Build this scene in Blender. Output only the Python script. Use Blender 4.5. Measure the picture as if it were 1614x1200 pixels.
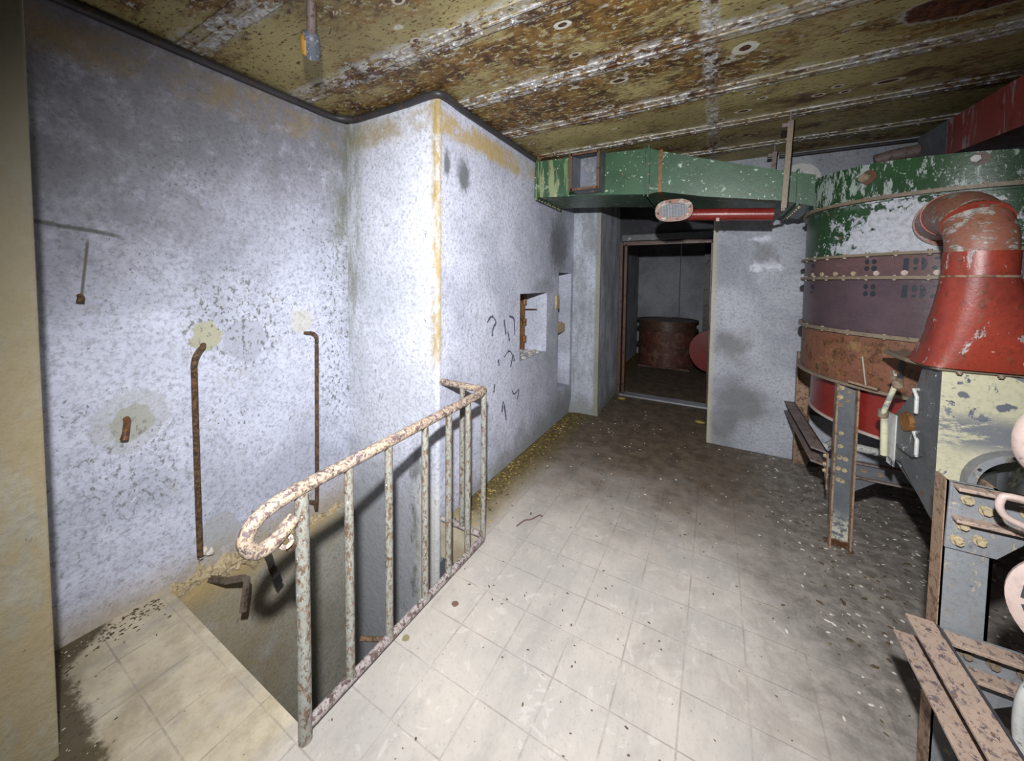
import bpy, bmesh, math, random
from mathutils import Vector, Matrix
from math import sin, cos, pi, radians

for o in list(bpy.data.objects):
    bpy.data.objects.remove(o, do_unlink=True)
SC = bpy.context.scene
COL = SC.collection
random.seed(7)

# ------------------------------------------------------------------ camera
F_PX, PX, PY = 572.714, 807.0, 469.655
YAW, PITCH, ROLL = .51262, .04530, .0110
def cam_rows():
    cy, sy = cos(YAW), sin(YAW)
    Rz = Matrix(((cy, sy, 0), (-sy, cy, 0), (0, 0, 1)))
    M0 = Matrix(((1, 0, 0), (0, 0, -1), (0, 1, 0)))
    cp, sp = cos(PITCH), sin(PITCH)
    Rx = Matrix(((1, 0, 0), (0, cp, -sp), (0, sp, cp)))
    cr, sr = cos(ROLL), sin(ROLL)
    Rr = Matrix(((cr, -sr, 0), (sr, cr, 0), (0, 0, 1)))
    return Rr @ Rx @ M0 @ Rz
M = cam_rows()
cam_data = bpy.data.cameras.new('camera')
cam = bpy.data.objects.new('camera', cam_data)
COL.objects.link(cam)
right, down, fwd = M[0], M[1], M[2]
mw = Matrix.Identity(4)
for i in range(3):
    mw[i][0] = right[i]; mw[i][1] = -down[i]; mw[i][2] = -fwd[i]
mw[2][3] = 1.5
cam.matrix_world = mw
cam_data.sensor_fit = 'HORIZONTAL'
cam_data.sensor_width = 36.0
cam_data.lens = F_PX / 1614 * 36.0
cam_data.shift_y = (PY - 600) / 1614
cam_data.clip_start = .05
SC.camera = cam

# ------------------------------------------------------------------ light
world = bpy.data.worlds.new('world'); SC.world = world
world.use_nodes = True
world.node_tree.nodes['Background'].inputs[0].default_value = (.80, .86, 1, 1)
world.node_tree.nodes['Background'].inputs[1].default_value = .09  # dim ambient fill, added; enters through the side left open behind the camera
ld = bpy.data.lights.new('flash', 'SPOT')
ld.energy = 560; ld.spot_size = radians(132); ld.spot_blend = 1.0
ld.shadow_soft_size = .03; ld.color = (.97, .98, 1.0)
lo = bpy.data.objects.new('flash', ld); COL.objects.link(lo)
FL = Vector((.0, -.06, 1.90))
lo.location = FL
lo.rotation_euler = (Vector((-1.0, 2.1, .85)) - FL).to_track_quat('-Z', 'Y').to_euler()
SC.view_settings.view_transform = 'Standard'
SC.view_settings.look = 'None'
SC.view_settings.exposure = 0.0
SC.view_settings.gamma = 1.0
SC.view_settings.use_curve_mapping = False

# ------------------------------------------------------------------ materials
class G:
    """small node graph helper; all coordinates are world position"""
    def __init__(s, name):
        s.m = bpy.data.materials.new(name); s.m.use_nodes = True
        s.t = s.m.node_tree; s.N = s.t.nodes; s.L = s.t.links
        s.bsdf = s.N['Principled BSDF']
        s.pos = s.N.new('ShaderNodeNewGeometry').outputs['Position']
        sp = s.N.new('ShaderNodeSeparateXYZ'); s.L.new(s.pos, sp.inputs[0])
        s.x, s.y, s.z = sp.outputs
    def put(s, sock, v):
        if hasattr(v, 'links') or isinstance(v, bpy.types.NodeSocket): s.L.new(v, sock)
        else: sock.default_value = v
    def vec(s, sx=1, sy=1, sz=1, off=(0, 0, 0)):
        n = s.N.new('ShaderNodeMapping'); s.L.new(s.pos, n.inputs[0])
        n.inputs['Scale'].default_value = (sx, sy, sz); n.inputs['Location'].default_value = off
        return n.outputs[0]
    def noise(s, scale, detail=4, rough=.55, v=None, dist=0):
        n = s.N.new('ShaderNodeTexNoise'); s.L.new(v or s.pos, n.inputs['Vector'])
        n.inputs['Scale'].default_value = scale; n.inputs['Detail'].default_value = detail
        n.inputs['Roughness'].default_value = rough; n.inputs['Distortion'].default_value = dist
        return n.outputs['Fac']
    def vor(s, scale, v=None, feat='F1'):
        n = s.N.new('ShaderNodeTexVoronoi'); s.L.new(v or s.pos, n.inputs['Vector'])
        n.inputs['Scale'].default_value = scale; n.feature = feat
        return n.outputs['Distance']
    def mt(s, op, a, b=0.0, c=None):
        n = s.N.new('ShaderNodeMath'); n.operation = op
        s.put(n.inputs[0], a); s.put(n.inputs[1], b)
        if c is not None: s.put(n.inputs[2], c)
        return n.outputs[0]
    def mul(s, *a):
        r = a[0]
        for b in a[1:]: r = s.mt('MULTIPLY', r, b)
        return r
    def add(s, *a):
        r = a[0]
        for b in a[1:]: r = s.mt('ADD', r, b)
        return r
    def st(s, v, lo, hi):
        """smoothstep lo->hi (lo may exceed hi for a falling edge)"""
        n = s.N.new('ShaderNodeMapRange'); n.interpolation_type = 'SMOOTHSTEP'
        s.put(n.inputs['Value'], v)
        if lo <= hi:
            n.inputs['From Min'].default_value = lo; n.inputs['From Max'].default_value = hi
        else:
            n.inputs['From Min'].default_value = hi; n.inputs['From Max'].default_value = lo
            n.inputs['To Min'].default_value = 1; n.inputs['To Max'].default_value = 0
        return n.outputs[0]
    def mix(s, f, a, b):
        n = s.N.new('ShaderNodeMix'); n.data_type = 'RGBA'
        s.put(n.inputs[0], f)
        for k, v in ((6, a), (7, b)):
            if isinstance(v, tuple): n.inputs[k].default_value = (*v, 1)
            else: s.L.new(v, n.inputs[k])
        return n.outputs[2]
    def scalec(s, c, f):
        n = s.N.new('ShaderNodeMix'); n.data_type = 'RGBA'; n.blend_type = 'MULTIPLY'
        n.inputs[0].default_value = 1
        if isinstance(c, tuple): n.inputs[6].default_value = (*c, 1)
        else: s.L.new(c, n.inputs[6])
        s.L.new(f, n.inputs[7]); return n.outputs[2]
    def dist(s, p, sx=1, sy=1, sz=1, wob=0, wscale=18):
        """scaled distance to point p plus wobble"""
        d = s.mt('SQRT', s.add(*[s.mt('POWER', s.mt('MULTIPLY', s.mt('SUBTRACT', c, q), k), 2)
                               for c, q, k in ((s.x, p[0], sx), (s.y, p[1], sy), (s.z, p[2], sz))]))
        if wob:
            d = s.add(d, s.mul(s.mt('SUBTRACT', s.noise(wscale, 4), .5), wob))
        return d
    def band(s, c, at, w, soft, wob=0, wscale=12):
        d = s.mt('ABSOLUTE', s.mt('SUBTRACT', c, at))
        if wob: d = s.add(d, s.mul(s.mt('SUBTRACT', s.noise(wscale, 5, .65), .5), wob))
        return s.st(d, w + soft, w)
    def line_grid(s, c, c0, step, w):
        f = s.mt('FRACT', s.add(s.mt('DIVIDE', s.mt('SUBTRACT', c, c0), step), 100.5))
        d = s.mul(s.mt('ABSOLUTE', s.mt('SUBTRACT', f, .5)), step)
        return s.st(d, w * 1.6, w * .6)
    def done(s, col, rough=.8, height=None, strength=.5, dist_=.01, metal=0.0, spec=.4):
        s.put(s.bsdf.inputs['Base Color'], (*col, 1) if isinstance(col, tuple) else col)
        s.put(s.bsdf.inputs['Roughness'], rough)
        s.put(s.bsdf.inputs['Metallic'], metal)
        s.bsdf.inputs['Specular IOR Level'].default_value = spec
        if height is not None:
            b = s.N.new('ShaderNodeBump'); b.inputs['Strength'].default_value = strength
            b.inputs['Distance'].default_value = dist_
            s.L.new(height, b.inputs['Height']); s.L.new(b.outputs[0], s.bsdf.inputs['Normal'])
        return s.m

def plaster(name, base=(.60, .62, .74), base2=(.43, .45, .54), dark=(.13, .13, .14), extra=None,
            speck=.62, blotch=1.0, warm=(.36, .34, .27), bump=.55):
    g = G(name)
    big = g.noise(1.7, 6, .62, dist=.4)
    col = g.mix(g.st(big, .36, .66), base, base2)
    # fine rubbed grain
    grain = g.noise(55, 5, .7)
    col = g.mix(g.mul(g.st(grain, .42, .72), .55), col, dark)
    hat = g.noise(30, 6, .75, g.vec(.8, .8, 2.2), 1.2)
    col = g.mix(g.mul(g.st(hat, .52, .70), g.st(g.noise(2.8, 5, .65, g.vec(1, 1, 1, (6, 6, 1))), .42, .62), .55), col, (.20, .20, .22))
    mid = g.noise(9, 6, .7, dist=.8)
    col = g.mix(g.mul(g.st(mid, .56, .74), .42 * blotch), col, warm)
    # chipped specks in loose clusters
    clus = g.st(g.noise(2.3, 4, .6, g.vec(1, 1, 1, (3.1, 4.4, .7))), .44, .60)
    sp = g.st(g.noise(62, 4, .6, g.vec(1, 1.0, .8, (8, 2, 1))), speck, speck + .045)
    col = g.mix(g.mul(sp, clus, .85), col, (.12, .125, .11))
    sp2 = g.st(g.noise(16, 5, .72, g.vec(1, 1, .55, (1, 7, 3))), .67, .71)
    col = g.mix(g.mul(sp2, .8), col, (.17, .175, .16))
    light = g.st(g.noise(24, 5, .75, g.vec(1, 1, .6, (5, 5, 9))), .66, .72)
    col = g.mix(g.mul(light, .5), col, (.78, .80, .88))
    h = g.add(g.mul(grain, .5), g.mul(g.noise(14, 6, .7), 1.0), g.mul(sp, -.35), g.mul(sp2, -.4))
    if extra: col = extra(g, col)
    return g.done(col, .88, h, bump, .012, spec=.25)

OCH = (.36, .25, .065)
def wall_left_extra(g, col):
    # grime and flash falloff painted together, darker up the wall and towards the pillar
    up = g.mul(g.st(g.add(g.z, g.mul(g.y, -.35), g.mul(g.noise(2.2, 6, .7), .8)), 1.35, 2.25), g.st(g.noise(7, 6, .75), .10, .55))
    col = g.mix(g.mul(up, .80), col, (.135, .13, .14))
    # ochre run-off under the ceiling
    b = g.mul(g.band(g.z, 2.44, .03, .10, .20, 6), g.st(g.noise(5, 5, .7), .35, .6))
    col = g.mix(g.mul(b, .65), col, (.30, .22, .10))
    # damp greenish corner
    c = g.mul(g.st(g.y, 1.42, 1.64), g.st(g.z, .9, 2.0), g.st(g.noise(9, 6, .75, g.vec(1, 1, .25)), .36, .62))
    col = g.mix(g.mul(c, .8), col, (.15, .16, .10))
    # bare repair patches round the iron fixings
    for (y, z, r, cc, k) in ((.845, 1.205, .060, (.40, .39, .29), 1), (.565, .845, .066, (.33, .32, .24), 1),
                          (1.335, 1.235, .058, (.55, .53, .45), .7), (.875, .155, .085, (.36, .37, .38), .8),
                          (1.02, 1.16, .10, (.36, .37, .44), .7), (.56, .86, .12, (.40, .41, .42), .55)):
        d = g.dist((-2.262, y, z), 1, 1, .9, .09, 16)
        col = g.mix(g.mul(g.st(d, r + .012, r), k), col, cc)
    # peppered chips round the upper fixings and the corner
    d = g.st(g.dist((-2.262, 1.0, 1.28), 1, 1, 1, .3, 5), .42, .14)
    d2 = g.mul(g.st(g.y, 1.36, 1.52), g.st(g.z, 2.3, 1.6), g.st(g.z, .3, .7))
    d3 = g.st(g.dist((-2.262, .6, .62), 1, 1, 1, .3, 5), .34, .1)
    sp = g.st(g.noise(42, 5, .68, g.vec(1, 1, .7, (2, 2, 2))), .55, .60)
    col = g.mix(g.mul(g.mt('MINIMUM', g.add(d, d2, g.mul(d3, .8)), 1), sp, .85), col, (.13, .135, .12))
    # long hairline crack and streak by the pillar
    cr = g.mt('ABSOLUTE', g.mt('SUBTRACT', g.z, g.add(1.70, g.mul(g.mt('SUBTRACT', g.y, .33), -.16), g.mul(g.noise(6, 3), .02))))
    col = g.mix(g.mul(g.st(cr, .014, .003), g.st(g.y, .58, .52), .8), col, (.08, .08, .07))
    s2 = g.mt('ABSOLUTE', g.mt('SUBTRACT', g.y, g.add(.43, g.mul(g.mt('SUBTRACT', g.z, 1.42), .10))))
    col = g.mix(g.mul(g.st(s2, .007, .002), g.band(g.z, 1.53, .10, .04), .85), col, (.10, .08, .05))
    # brown foot of the wall
    ft = g.st(g.add(g.z, g.mul(g.noise(5, 5, .7), .22)), .30, .06)
    col = g.mix(g.mul(ft, .8), col, (.34, .27, .16))
    return col
def wall_front_extra(g, col):
    b = g.mul(g.band(g.z, 2.46, .03, .09, .20, 6), g.st(g.noise(5, 5, .7), .32, .6))
    col = g.mix(g.mul(b, .7), col, (.34, .26, .11))
    c = g.mul(g.st(g.x, -2.02, -2.22), g.st(g.noise(9, 6, .75, g.vec(1, 1, .2)), .36, .62), g.st(g.z, .4, 1.6))
    col = g.mix(g.mul(c, .75), col, (.17, .18, .12))
    e = g.mul(g.st(g.mt('ABSOLUTE', g.mt('SUBTRACT', g.x, g.add(-1.500, g.mul(g.noise(11, 6, .8), .08)))), .055, .004),
              g.st(g.z, .88, 1.1), g.st(g.noise(14, 6, .8, g.vec(1, 1, .3)), .36, .54))
    col = g.mix(g.mul(e, .9), col, OCH)
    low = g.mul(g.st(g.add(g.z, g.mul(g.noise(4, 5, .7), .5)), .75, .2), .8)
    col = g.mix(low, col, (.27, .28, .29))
    st = g.mul(g.st(g.x, -1.95, -1.6), g.st(g.noise(6, 6, .75, g.vec(1.2, 1, .4)), .50, .60), g.st(g.z, .6, .2))
    col = g.mix(g.mul(st, .8), col, (.07, .07, .05))
    w = g.mul(g.band(g.x, -1.52, .05, .08, .1, 8), g.st(g.z, .35, .1), .6)
    return g.mix(w, col, (.62, .60, .56))
def wall_side_extra(g, col):
    b = g.mul(g.band(g.z, 2.44, .035, .07, .14, 6), g.st(g.noise(5, 5, .7), .32, .55), g.st(g.y, 3.2, 2.7))
    col = g.mix(g.mul(b, .85), col, (.46, .33, .12))
    e = g.mul(g.st(g.mt('ABSOLUTE', g.mt('SUBTRACT', g.y, 1.665)), .05, .01), g.st(g.z, .88, 1.1), g.st(g.noise(12, 5, .75, g.vec(1, 1, .35)), .3, .52))
    col = g.mix(g.mul(e, .85), col, OCH)
    for (y, z, ry, rz, k) in ((1.745, 2.21, .040, .095, .95), (1.915, 2.18, .075, .13, .95), (3.55, 1.88, .30, .34, 1.0), (3.2, 1.45, .28, .10, .4)):
        d = g.dist((-1.443, y, z), 1, .1 / ry, .1 / rz, .10, 22)
        col = g.mix(g.mul(g.st(d, .115, .04), k), col, (.15, .16, .17))
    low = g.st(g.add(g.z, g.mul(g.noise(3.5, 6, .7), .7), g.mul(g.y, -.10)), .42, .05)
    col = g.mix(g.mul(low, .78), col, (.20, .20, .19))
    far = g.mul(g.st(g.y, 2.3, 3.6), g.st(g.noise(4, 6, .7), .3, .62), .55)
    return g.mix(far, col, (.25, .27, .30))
def pillar_extra(g, col):
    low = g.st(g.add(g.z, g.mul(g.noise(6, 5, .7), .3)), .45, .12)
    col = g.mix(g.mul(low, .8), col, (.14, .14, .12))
    e = g.mul(g.st(g.mt('ABSOLUTE', g.mt('SUBTRACT', g.x, -1.15)), .05, .015), g.st(g.mt('SUBTRACT', 4.05, g.y), 0, .02))
    col = g.mix(g.mul(e, .65), col, (.19, .17, .08))
    f = g.mul(g.st(g.x, -1.30, -1.18), g.st(4.01, 4.0, 4.02), .5)
    v = g.mul(g.st(g.noise(5, 6, .7, g.vec(1, 1, .35)), .42, .62), .7)
    return g.mix(v, col, (.20, .21, .21))
def right_extra(g, col):
    for (x, z, r, k) in ((.13, .95, .22, .7), (.22, .42, .30, .7), (.05, .25, .22, .6), (.36, 1.75, .16, .5), (.0, .02, .3, .5)):
        d = g.dist((x, 3.833, z), 1, 0, 1.1, .35, 5)
        col = g.mix(g.mul(g.st(d, r, r * .3), k), col, (.13, .13, .13))
    e = g.mul(g.st(g.x, .02, -.03), .6)
    return g.mix(e, col, (.42, .38, .28))
def patch_white(g, col):
    for (x, z, rx, rz) in ((.36, 1.66, .12, .07), (.34, 1.88, .09, .05)):
        d = g.dist((x, 3.833, z), .1 / rx, 0, .1 / rz, .32, 16)
        col = g.mix(g.mul(g.st(d, .10, .03), .7), col, (.70, .72, .80))
    return right_extra(g, col)

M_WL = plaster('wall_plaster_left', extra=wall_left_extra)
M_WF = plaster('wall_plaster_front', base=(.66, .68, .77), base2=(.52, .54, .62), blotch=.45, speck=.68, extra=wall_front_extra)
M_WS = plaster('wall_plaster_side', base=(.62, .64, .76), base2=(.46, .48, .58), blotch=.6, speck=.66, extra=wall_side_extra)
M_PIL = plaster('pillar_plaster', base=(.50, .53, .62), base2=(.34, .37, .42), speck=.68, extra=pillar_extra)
M_WR = plaster('wall_plaster_right', base=(.42, .44, .48), base2=(.27, .285, .32), speck=.68, blotch=.5, warm=(.2, .2, .2), extra=patch_white)
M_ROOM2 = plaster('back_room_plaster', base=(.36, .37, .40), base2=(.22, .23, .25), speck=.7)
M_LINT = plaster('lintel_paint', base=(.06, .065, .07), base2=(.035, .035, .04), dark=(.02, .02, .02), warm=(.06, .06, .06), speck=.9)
def well_extra(g, col):
    m = g.mul(g.st(g.y, 1.45, 1.0), g.st(g.noise(5, 6, .7), .30, .55))
    col = g.mix(g.mul(m, .55), col, (.27, .205, .10))
    return g.mix(g.mul(g.st(g.z, -.22, -.08), g.st(g.noise(7, 6, .75), .38, .5), .85), col, (.42, .31, .14))
M_WELL = plaster('wall_plaster_well', base=(.40, .38, .32), base2=(.27, .25, .19), speck=.66, warm=(.30, .22, .07), blotch=1.6, extra=well_extra)
def left_block_extra(g, col):
    e = g.mul(g.st(g.x, -1.84, -1.75), g.st(g.noise(9, 6, .75, g.vec(1, 1, .4)), .25, .55))
    col = g.mix(g.mul(e, .7), col, (.30, .23, .11))
    up = g.st(g.z, .7, 2.2)  # concrete darkens towards the top: flash falloff put into the colour
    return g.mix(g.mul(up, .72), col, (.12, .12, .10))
M_BLOCK = plaster('pillar_bare_concrete', base=(.36, .345, .285), base2=(.26, .25, .205), dark=(.18, .17, .14), speck=.72, warm=(.36, .32, .22), blotch=.7, extra=left_block_extra)

def mat_floor():
    g = G('floor_tiles')
    base = g.mix(g.st(g.noise(2.2, 6, .65), .35, .65), (.46, .42, .37), (.37, .345, .315))
    ochr = g.mul(g.st(g.x, -1.1, -1.25), 1.0)
    base = g.mix(ochr, base, g.mix(g.st(g.noise(5, 6, .7), .35, .7), (.50, .435, .32), (.32, .265, .175)))
    scr = g.noise(7, 7, .75, g.vec(1.0, .35, 1))
    col = g.mix(g.mul(g.st(scr, .46, .68), .50), base, (.27, .25, .23))
    fine = g.noise(70, 5, .7)
    col = g.mix(g.mul(g.st(fine, .52, .78), .45), col, (.18, .165, .15))
    sw = g.st(g.noise(5, 4, .6, g.vec(1, 1, 1, (4, 4, 4)), 4.5), .60, .64)
    col = g.mix(g.mul(sw, g.st(g.x, -1.3, -1.1), .20), col, (.66, .63, .60))
    lx = g.line_grid(g.x, -.925, .2145, .0028)
    ly = g.line_grid(g.y, .83, .1985, .0024)
    ln = g.mt('MAXIMUM', lx, ly)
    vis = g.mul(g.st(g.noise(6, 5, .7, g.vec(1, 1, 1, (9, 1, 0))), .36, .64), .62)
    col = g.mix(g.mul(ln, vis), col, (.20, .175, .15))
    wobble = g.mul(g.mt('SUBTRACT', g.noise(2.6, 7, .7), .5), 1.5)
    smud = g.st(g.noise(3.3, 7, .78, g.vec(1, 1, 1, (2, 8, 0)), .8), .50, .66)
    col = g.mix(g.mul(smud, g.st(g.x, -1.1, .6), .55), col, (.27, .235, .20))
    # trodden dirt far end of the room and beneath the machines
    f1 = g.st(g.add(g.y, wobble), 1.75, 3.3)
    dirt = g.mix(g.st(g.noise(9, 7, .75), .38, .62), (.125, .09, .055), (.055, .038, .022))
    col = g.mix(g.mul(f1, .93), col, dirt)
    f2 = g.mul(g.st(g.add(g.x, g.mul(wobble, .5)), .05, .60), g.st(g.add(g.y, wobble), .5, 1.9))
    col = g.mix(g.mul(f2, .9), col, g.mix(g.st(g.noise(14, 7, .75), .38, .6), (.27, .24, .21), (.13, .115, .10)))
    f4 = g.mul(g.st(g.dist((.50, 1.02, 0), 1, 1, 0, .25, 7), .24, .08), .75)
    col = g.mix(f4, col, (.13, .10, .07))
    # mossy dirt strip by the pier wall
    f3 = g.mul(g.st(g.add(g.x, g.mul(wobble, .12)), -1.10, -1.36), g.st(g.add(g.y, g.mul(wobble, .3)), 1.62, 2.0))
    col = g.mix(g.mul(f3, .92), col, g.mix(g.st(g.noise(30, 5, .8), .4, .62), (.16, .115, .03), (.05, .035, .01)))
    # dark grime in the landing corner
    cd = g.mul(g.st(g.add(g.x, g.mul(g.mt('SUBTRACT', g.noise(9, 5, .7), .5), .16), g.mul(g.y, .9)), -1.80, -1.86), g.st(g.y, .56, .48))
    cd2 = g.mul(g.st(g.add(g.y, g.mul(g.mt('SUBTRACT', g.noise(16, 6, .8), .5), .12)), .335, .305), g.st(g.x, -1.0, -1.3))
    col = g.mix(g.mul(g.mt('MAXIMUM', cd, cd2), .9), col, (.06, .045, .02))
    # grains
    sp = g.st(g.noise(85, 2, .5, g.vec(1, 1, 1, (3, 3, 0))), .73, .76)
    col = g.mix(g.mul(sp, .85), col, (.05, .04, .03))
    # round rust stains
    for (x, y, r, c) in ((-1.012, 1.292, .016, (.15, .09, .06)), (-1.09, 1.06, .015, (.22, .19, .10))):
        col = g.mix(g.st(g.dist((x, y, 0), 1, 1, 0, .012, 60), r + .002, r - .002), col, c)
    h = g.add(g.mul(ln, -.5), g.mul(scr, .5), g.mul(fine, .3))
    return g.done(col, g.add(.55, g.mul(scr, .3)), h, .30, .005, spec=.3)
M_FLOOR = mat_floor()

SCARS = [(.86, 2.12, .26, .11, .93), (.08, 2.05, .055, .05, .45), (.48, 2.75, .035, .022, .6), (.60, 2.77, .03, .02, .6), (.55, 2.68, .03, .02, .6), (.77, 2.74, .07, .028, .65),
         (.20, 2.64, .03, .018, .6), (.11, 2.78, .05, .022, .7), (-.62, 2.32, .03, .02, .6), (-.36, 1.96, .03, .02, .5), (-.50, 2.05, .05, .025, .7), (-.61, 1.50, .04, .025, .5)]
def mat_ceiling(name, flange=False):
    g = G(name)
    base = g.mix(g.st(g.noise(1.6, 5, .6), .35, .68), (.38, .32, .14), (.25, .205, .09))
    if flange: base = g.mix(.6, base, (.30, .26, .20))
    # rust-freckle zones stretched along the sheets
    heavy = g.mul(g.st(g.x, .10, -.25), g.st(g.y, 1.25, 1.45), g.st(g.y, 2.75, 2.35))
    zone = g.st(g.add(g.noise(1.9, 6, .65, g.vec(.8, 1.4, 1, (2.5, .4, 0))), g.mul(heavy, .13), -.075), .40, .56)
    fr = g.noise(40, 4, .68, g.vec(.55, 1.15, 1))
    thr = g.mt('SUBTRACT', fr, g.mul(zone, .115))
    rust = g.mix(g.st(g.noise(20, 4), .35, .65), (.15, .065, .018), (.055, .022, .008))
    col = g.mix(g.st(g.mt('MAXIMUM', fr, g.add(g.noise(55, 3, .6, g.vec(.55, 1.3, 1, (3, 3, 0))), .0)), .60, .635), base, rust)
    hv = g.mul(zone, g.st(g.add(fr, g.mul(zone, .05)), .44, .51))
    col = g.mix(hv, col, g.mix(g.st(g.noise(11, 6, .75), .35, .62), (.22, .12, .03), (.05, .02, .008)))
    deep = g.mul(g.st(g.noise(1.1, 6, .65, g.vec(.7, 1.2, 1, (7.3, 1, 0))), .55, .62), g.st(g.x, -.6, .6))
    col = g.mix(g.mul(deep, .85), col, g.mix(g.st(g.noise(16, 5, .7), .4, .6), (.10, .035, .02), (.03, .012, .01)))
    # white blooming flakes
    w1 = g.noise(26, 5, .72, g.vec(.7, 1.1, 1, (1, 6, 0)), .6)
    if flange:
        wf = g.mul(g.st(w1, .47, .53), g.st(g.noise(4, 4, .6, g.vec(1, 1, 1, (0, 3, 0))), .34, .52))
        col = g.mix(g.mul(wf, .9), col, g.mix(g.st(g.noise(60, 3), .4, .6), (.60, .60, .58), (.34, .33, .34)))
        col = g.mix(g.mul(g.st(g.noise(18, 5, .7, g.vec(.6, 1, 1, (9, 9, 0))), .56, .62), .9), col, (.085, .04, .02))
    else:
        wf = g.mul(g.st(w1, .585, .62), g.st(zone, .2, .9))
        col = g.mix(g.mul(wf, .85), col, (.50, .49, .42))
        # pale rings round burst blisters
        vd = g.vor(5.5, g.vec(.8, 1.3, 1, (0, 0, 0)))
        vd = g.add(vd, g.mul(g.mt('SUBTRACT', g.noise(25, 3), .5), .10))
        ring = g.mul(g.st(vd, .15, .12), g.st(g.noise(1.9, 3, .5, g.vec(1, 1, 1, (5, 2, 0))), .50, .56))
        col = g.mix(g.mul(ring, .8), col, (.52, .50, .42))
        col = g.mix(g.mul(g.st(vd, .085, .07), ring), col, (.07, .03, .012))
        # burst scars: pale halo with a rusted heart
        for (x, y, rx, ry, heart) in SCARS:
            d = g.dist((x, y, 0), .1 / rx, .1 / ry, 0, .05, 20)
            col = g.mix(g.st(d, .105, .09), col, (.55, .53, .45) if heart < .9 else (.40, .38, .33))
            col = g.mix(g.st(d, .105 * heart, .09 * heart), col, g.mix(g.st(g.noise(30, 5, .75), .42, .58), (.13, .05, .02), (.035, .013, .01)))
        # white creep along the sheet edges
        ed = g.line_grid(g.y, 1.33, .5395, .062)
        ed = g.mul(g.add(ed, g.mul(g.line_grid(g.x, -.06, 2.0, .03), g.st(g.x, -1.0, -.8))), g.st(g.noise(13, 5, .75, g.vec(.6, 1, 1)), .47, .54))
        col = g.mix(g.mul(g.mt('MINIMUM', ed, 1), .8), col, (.50, .50, .48))
    h = g.add(fr, g.mul(w1, .8))
    return g.done(col, .55, h, .45, .008, spec=.4)
M_CEIL = mat_ceiling('ceiling_sheet')
M_STRIP = mat_ceiling('ceiling_flange', True)

def painted(name, paint, paint2, under, peel=(.56, .60), scale=9, rough=.45, rust=.35, rustcol=(.16, .07, .025),
            stretch=(1, 1, 1), speck=None, speckcol=(.6, .6, .58), extra=None, metal=0.0, bump=.5):
    g = G(name)
    col = g.mix(g.st(g.noise(4, 6, .7), .35, .68), paint, paint2)
    col = g.mix(g.mul(g.st(g.noise(60, 5, .7), .45, .75), .35), col, tuple(c * .35 for c in paint2))
    pn = g.noise(scale, 6, .72, g.vec(*stretch, (3, 1, 2)), .4)
    pe = g.st(pn, *peel)
    un = g.mix(g.st(g.noise(35, 5, .7), .4, .65), under, tuple(c * .5 for c in under))
    col = g.mix(pe, col, un)
    rn = g.noise(scale * 1.7, 7, .78, g.vec(*stretch, (9, 5, 2)))
    col = g.mix(g.mul(g.st(rn, .66 - rust * .35, .72 - rust * .35), .85), col, g.mix(g.st(g.noise(50, 4), .4, .6), rustcol, tuple(c * .4 for c in rustcol)))
    if speck:
        col = g.mix(g.mul(g.st(g.noise(48, 4, .6, g.vec(1, 1, 1, (4, 0, 3))), speck, speck + .03), .9), col, speckcol)
    if extra: col = extra(g, col)
    h = g.add(g.mul(pe, -.4), g.mul(rn, .5), g.mul(g.noise(80, 3), .2))
    return g.done(col, rough, h, bump, .004, metal, .45)

M_RAIL = painted('railing_cream_flaking', (.44, .345, .24), (.36, .295, .245), (.16, .11, .12), peel=(.52, .56), scale=60, rough=.6,
                 rust=.42, rustcol=(.20, .12, .09), stretch=(1, .8, .8), speck=.66, speckcol=(.72, .68, .62))
M_BAL = painted('railing_grey_green_flaking', (.275, .28, .25), (.235, .235, .205), (.17, .11, .075), peel=(.54, .58), scale=55, rough=.6,
                rust=.40, rustcol=(.20, .11, .06), stretch=(1, 1, .5), speck=.68, speckcol=(.70, .68, .62))
M_RAILLOW = painted('railing_mauve_grey', (.40, .36, .34), (.33, .29, .28), (.14, .09, .09), peel=(.52, .56), scale=40, rust=.4, rustcol=(.15, .09, .07), speck=.66)
M_ROD = painted('rusted_rod', (.16, .095, .05), (.10, .06, .035), (.06, .035, .02), peel=(.5, .56), scale=60, rough=.85, rust=.5, speck=.72, speckcol=(.34, .24, .15), bump=1)
def green_extra(g, col):
    run = g.mul(g.st(g.x, -1.0, -1.25), g.st(g.noise(26, 4, .7, g.vec(1, 1, .08)), .50, .58))
    return g.mix(g.mul(run, .7), col, (.30, .33, .17))
M_DUCT = painted('green_duct_paint', (.038, .092, .048), (.024, .062, .033), (.34, .42, .34), peel=(.60, .66), scale=9, rough=.38, rust=.16, speck=.66,
                 speckcol=(.50, .56, .46), extra=green_extra)
M_DUCTIN = painted('grey_duct_inside', (.16, .17, .20), (.11, .12, .14), (.25, .25, .27), rough=.6, rust=.05)
def tank_green_extra(g, col):
    d = g.dist((.80, 2.52, 1.74), 1, 1, 1.9, .55, 7)
    pe = g.st(g.add(d, g.mul(g.mt('SUBTRACT', g.noise(22, 6, .78), .5), 1.1)), .315, .295)
    col = g.mix(pe, col, g.mix(g.st(g.noise(40, 5, .7), .42, .64), (.42, .43, .47), (.30, .31, .34)))
    run = g.mul(g.st(g.add(g.noise(20, 6, .8, g.vec(1, 1, .35, (2, 2, 0))), g.mul(g.st(g.x, 1.0, .5), .05)), .55, .575), g.st(g.z, 1.90, 1.97))
    return g.mix(g.mul(run, .8), col, (.34, .38, .36))
M_TGREEN = painted('tank_green_paint', (.020, .062, .022), (.014, .040, .015), (.40, .42, .42), peel=(.66, .70), scale=10, rough=.32, rust=.08, speck=.66,
                   speckcol=(.42, .50, .44), extra=tank_green_extra)
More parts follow.
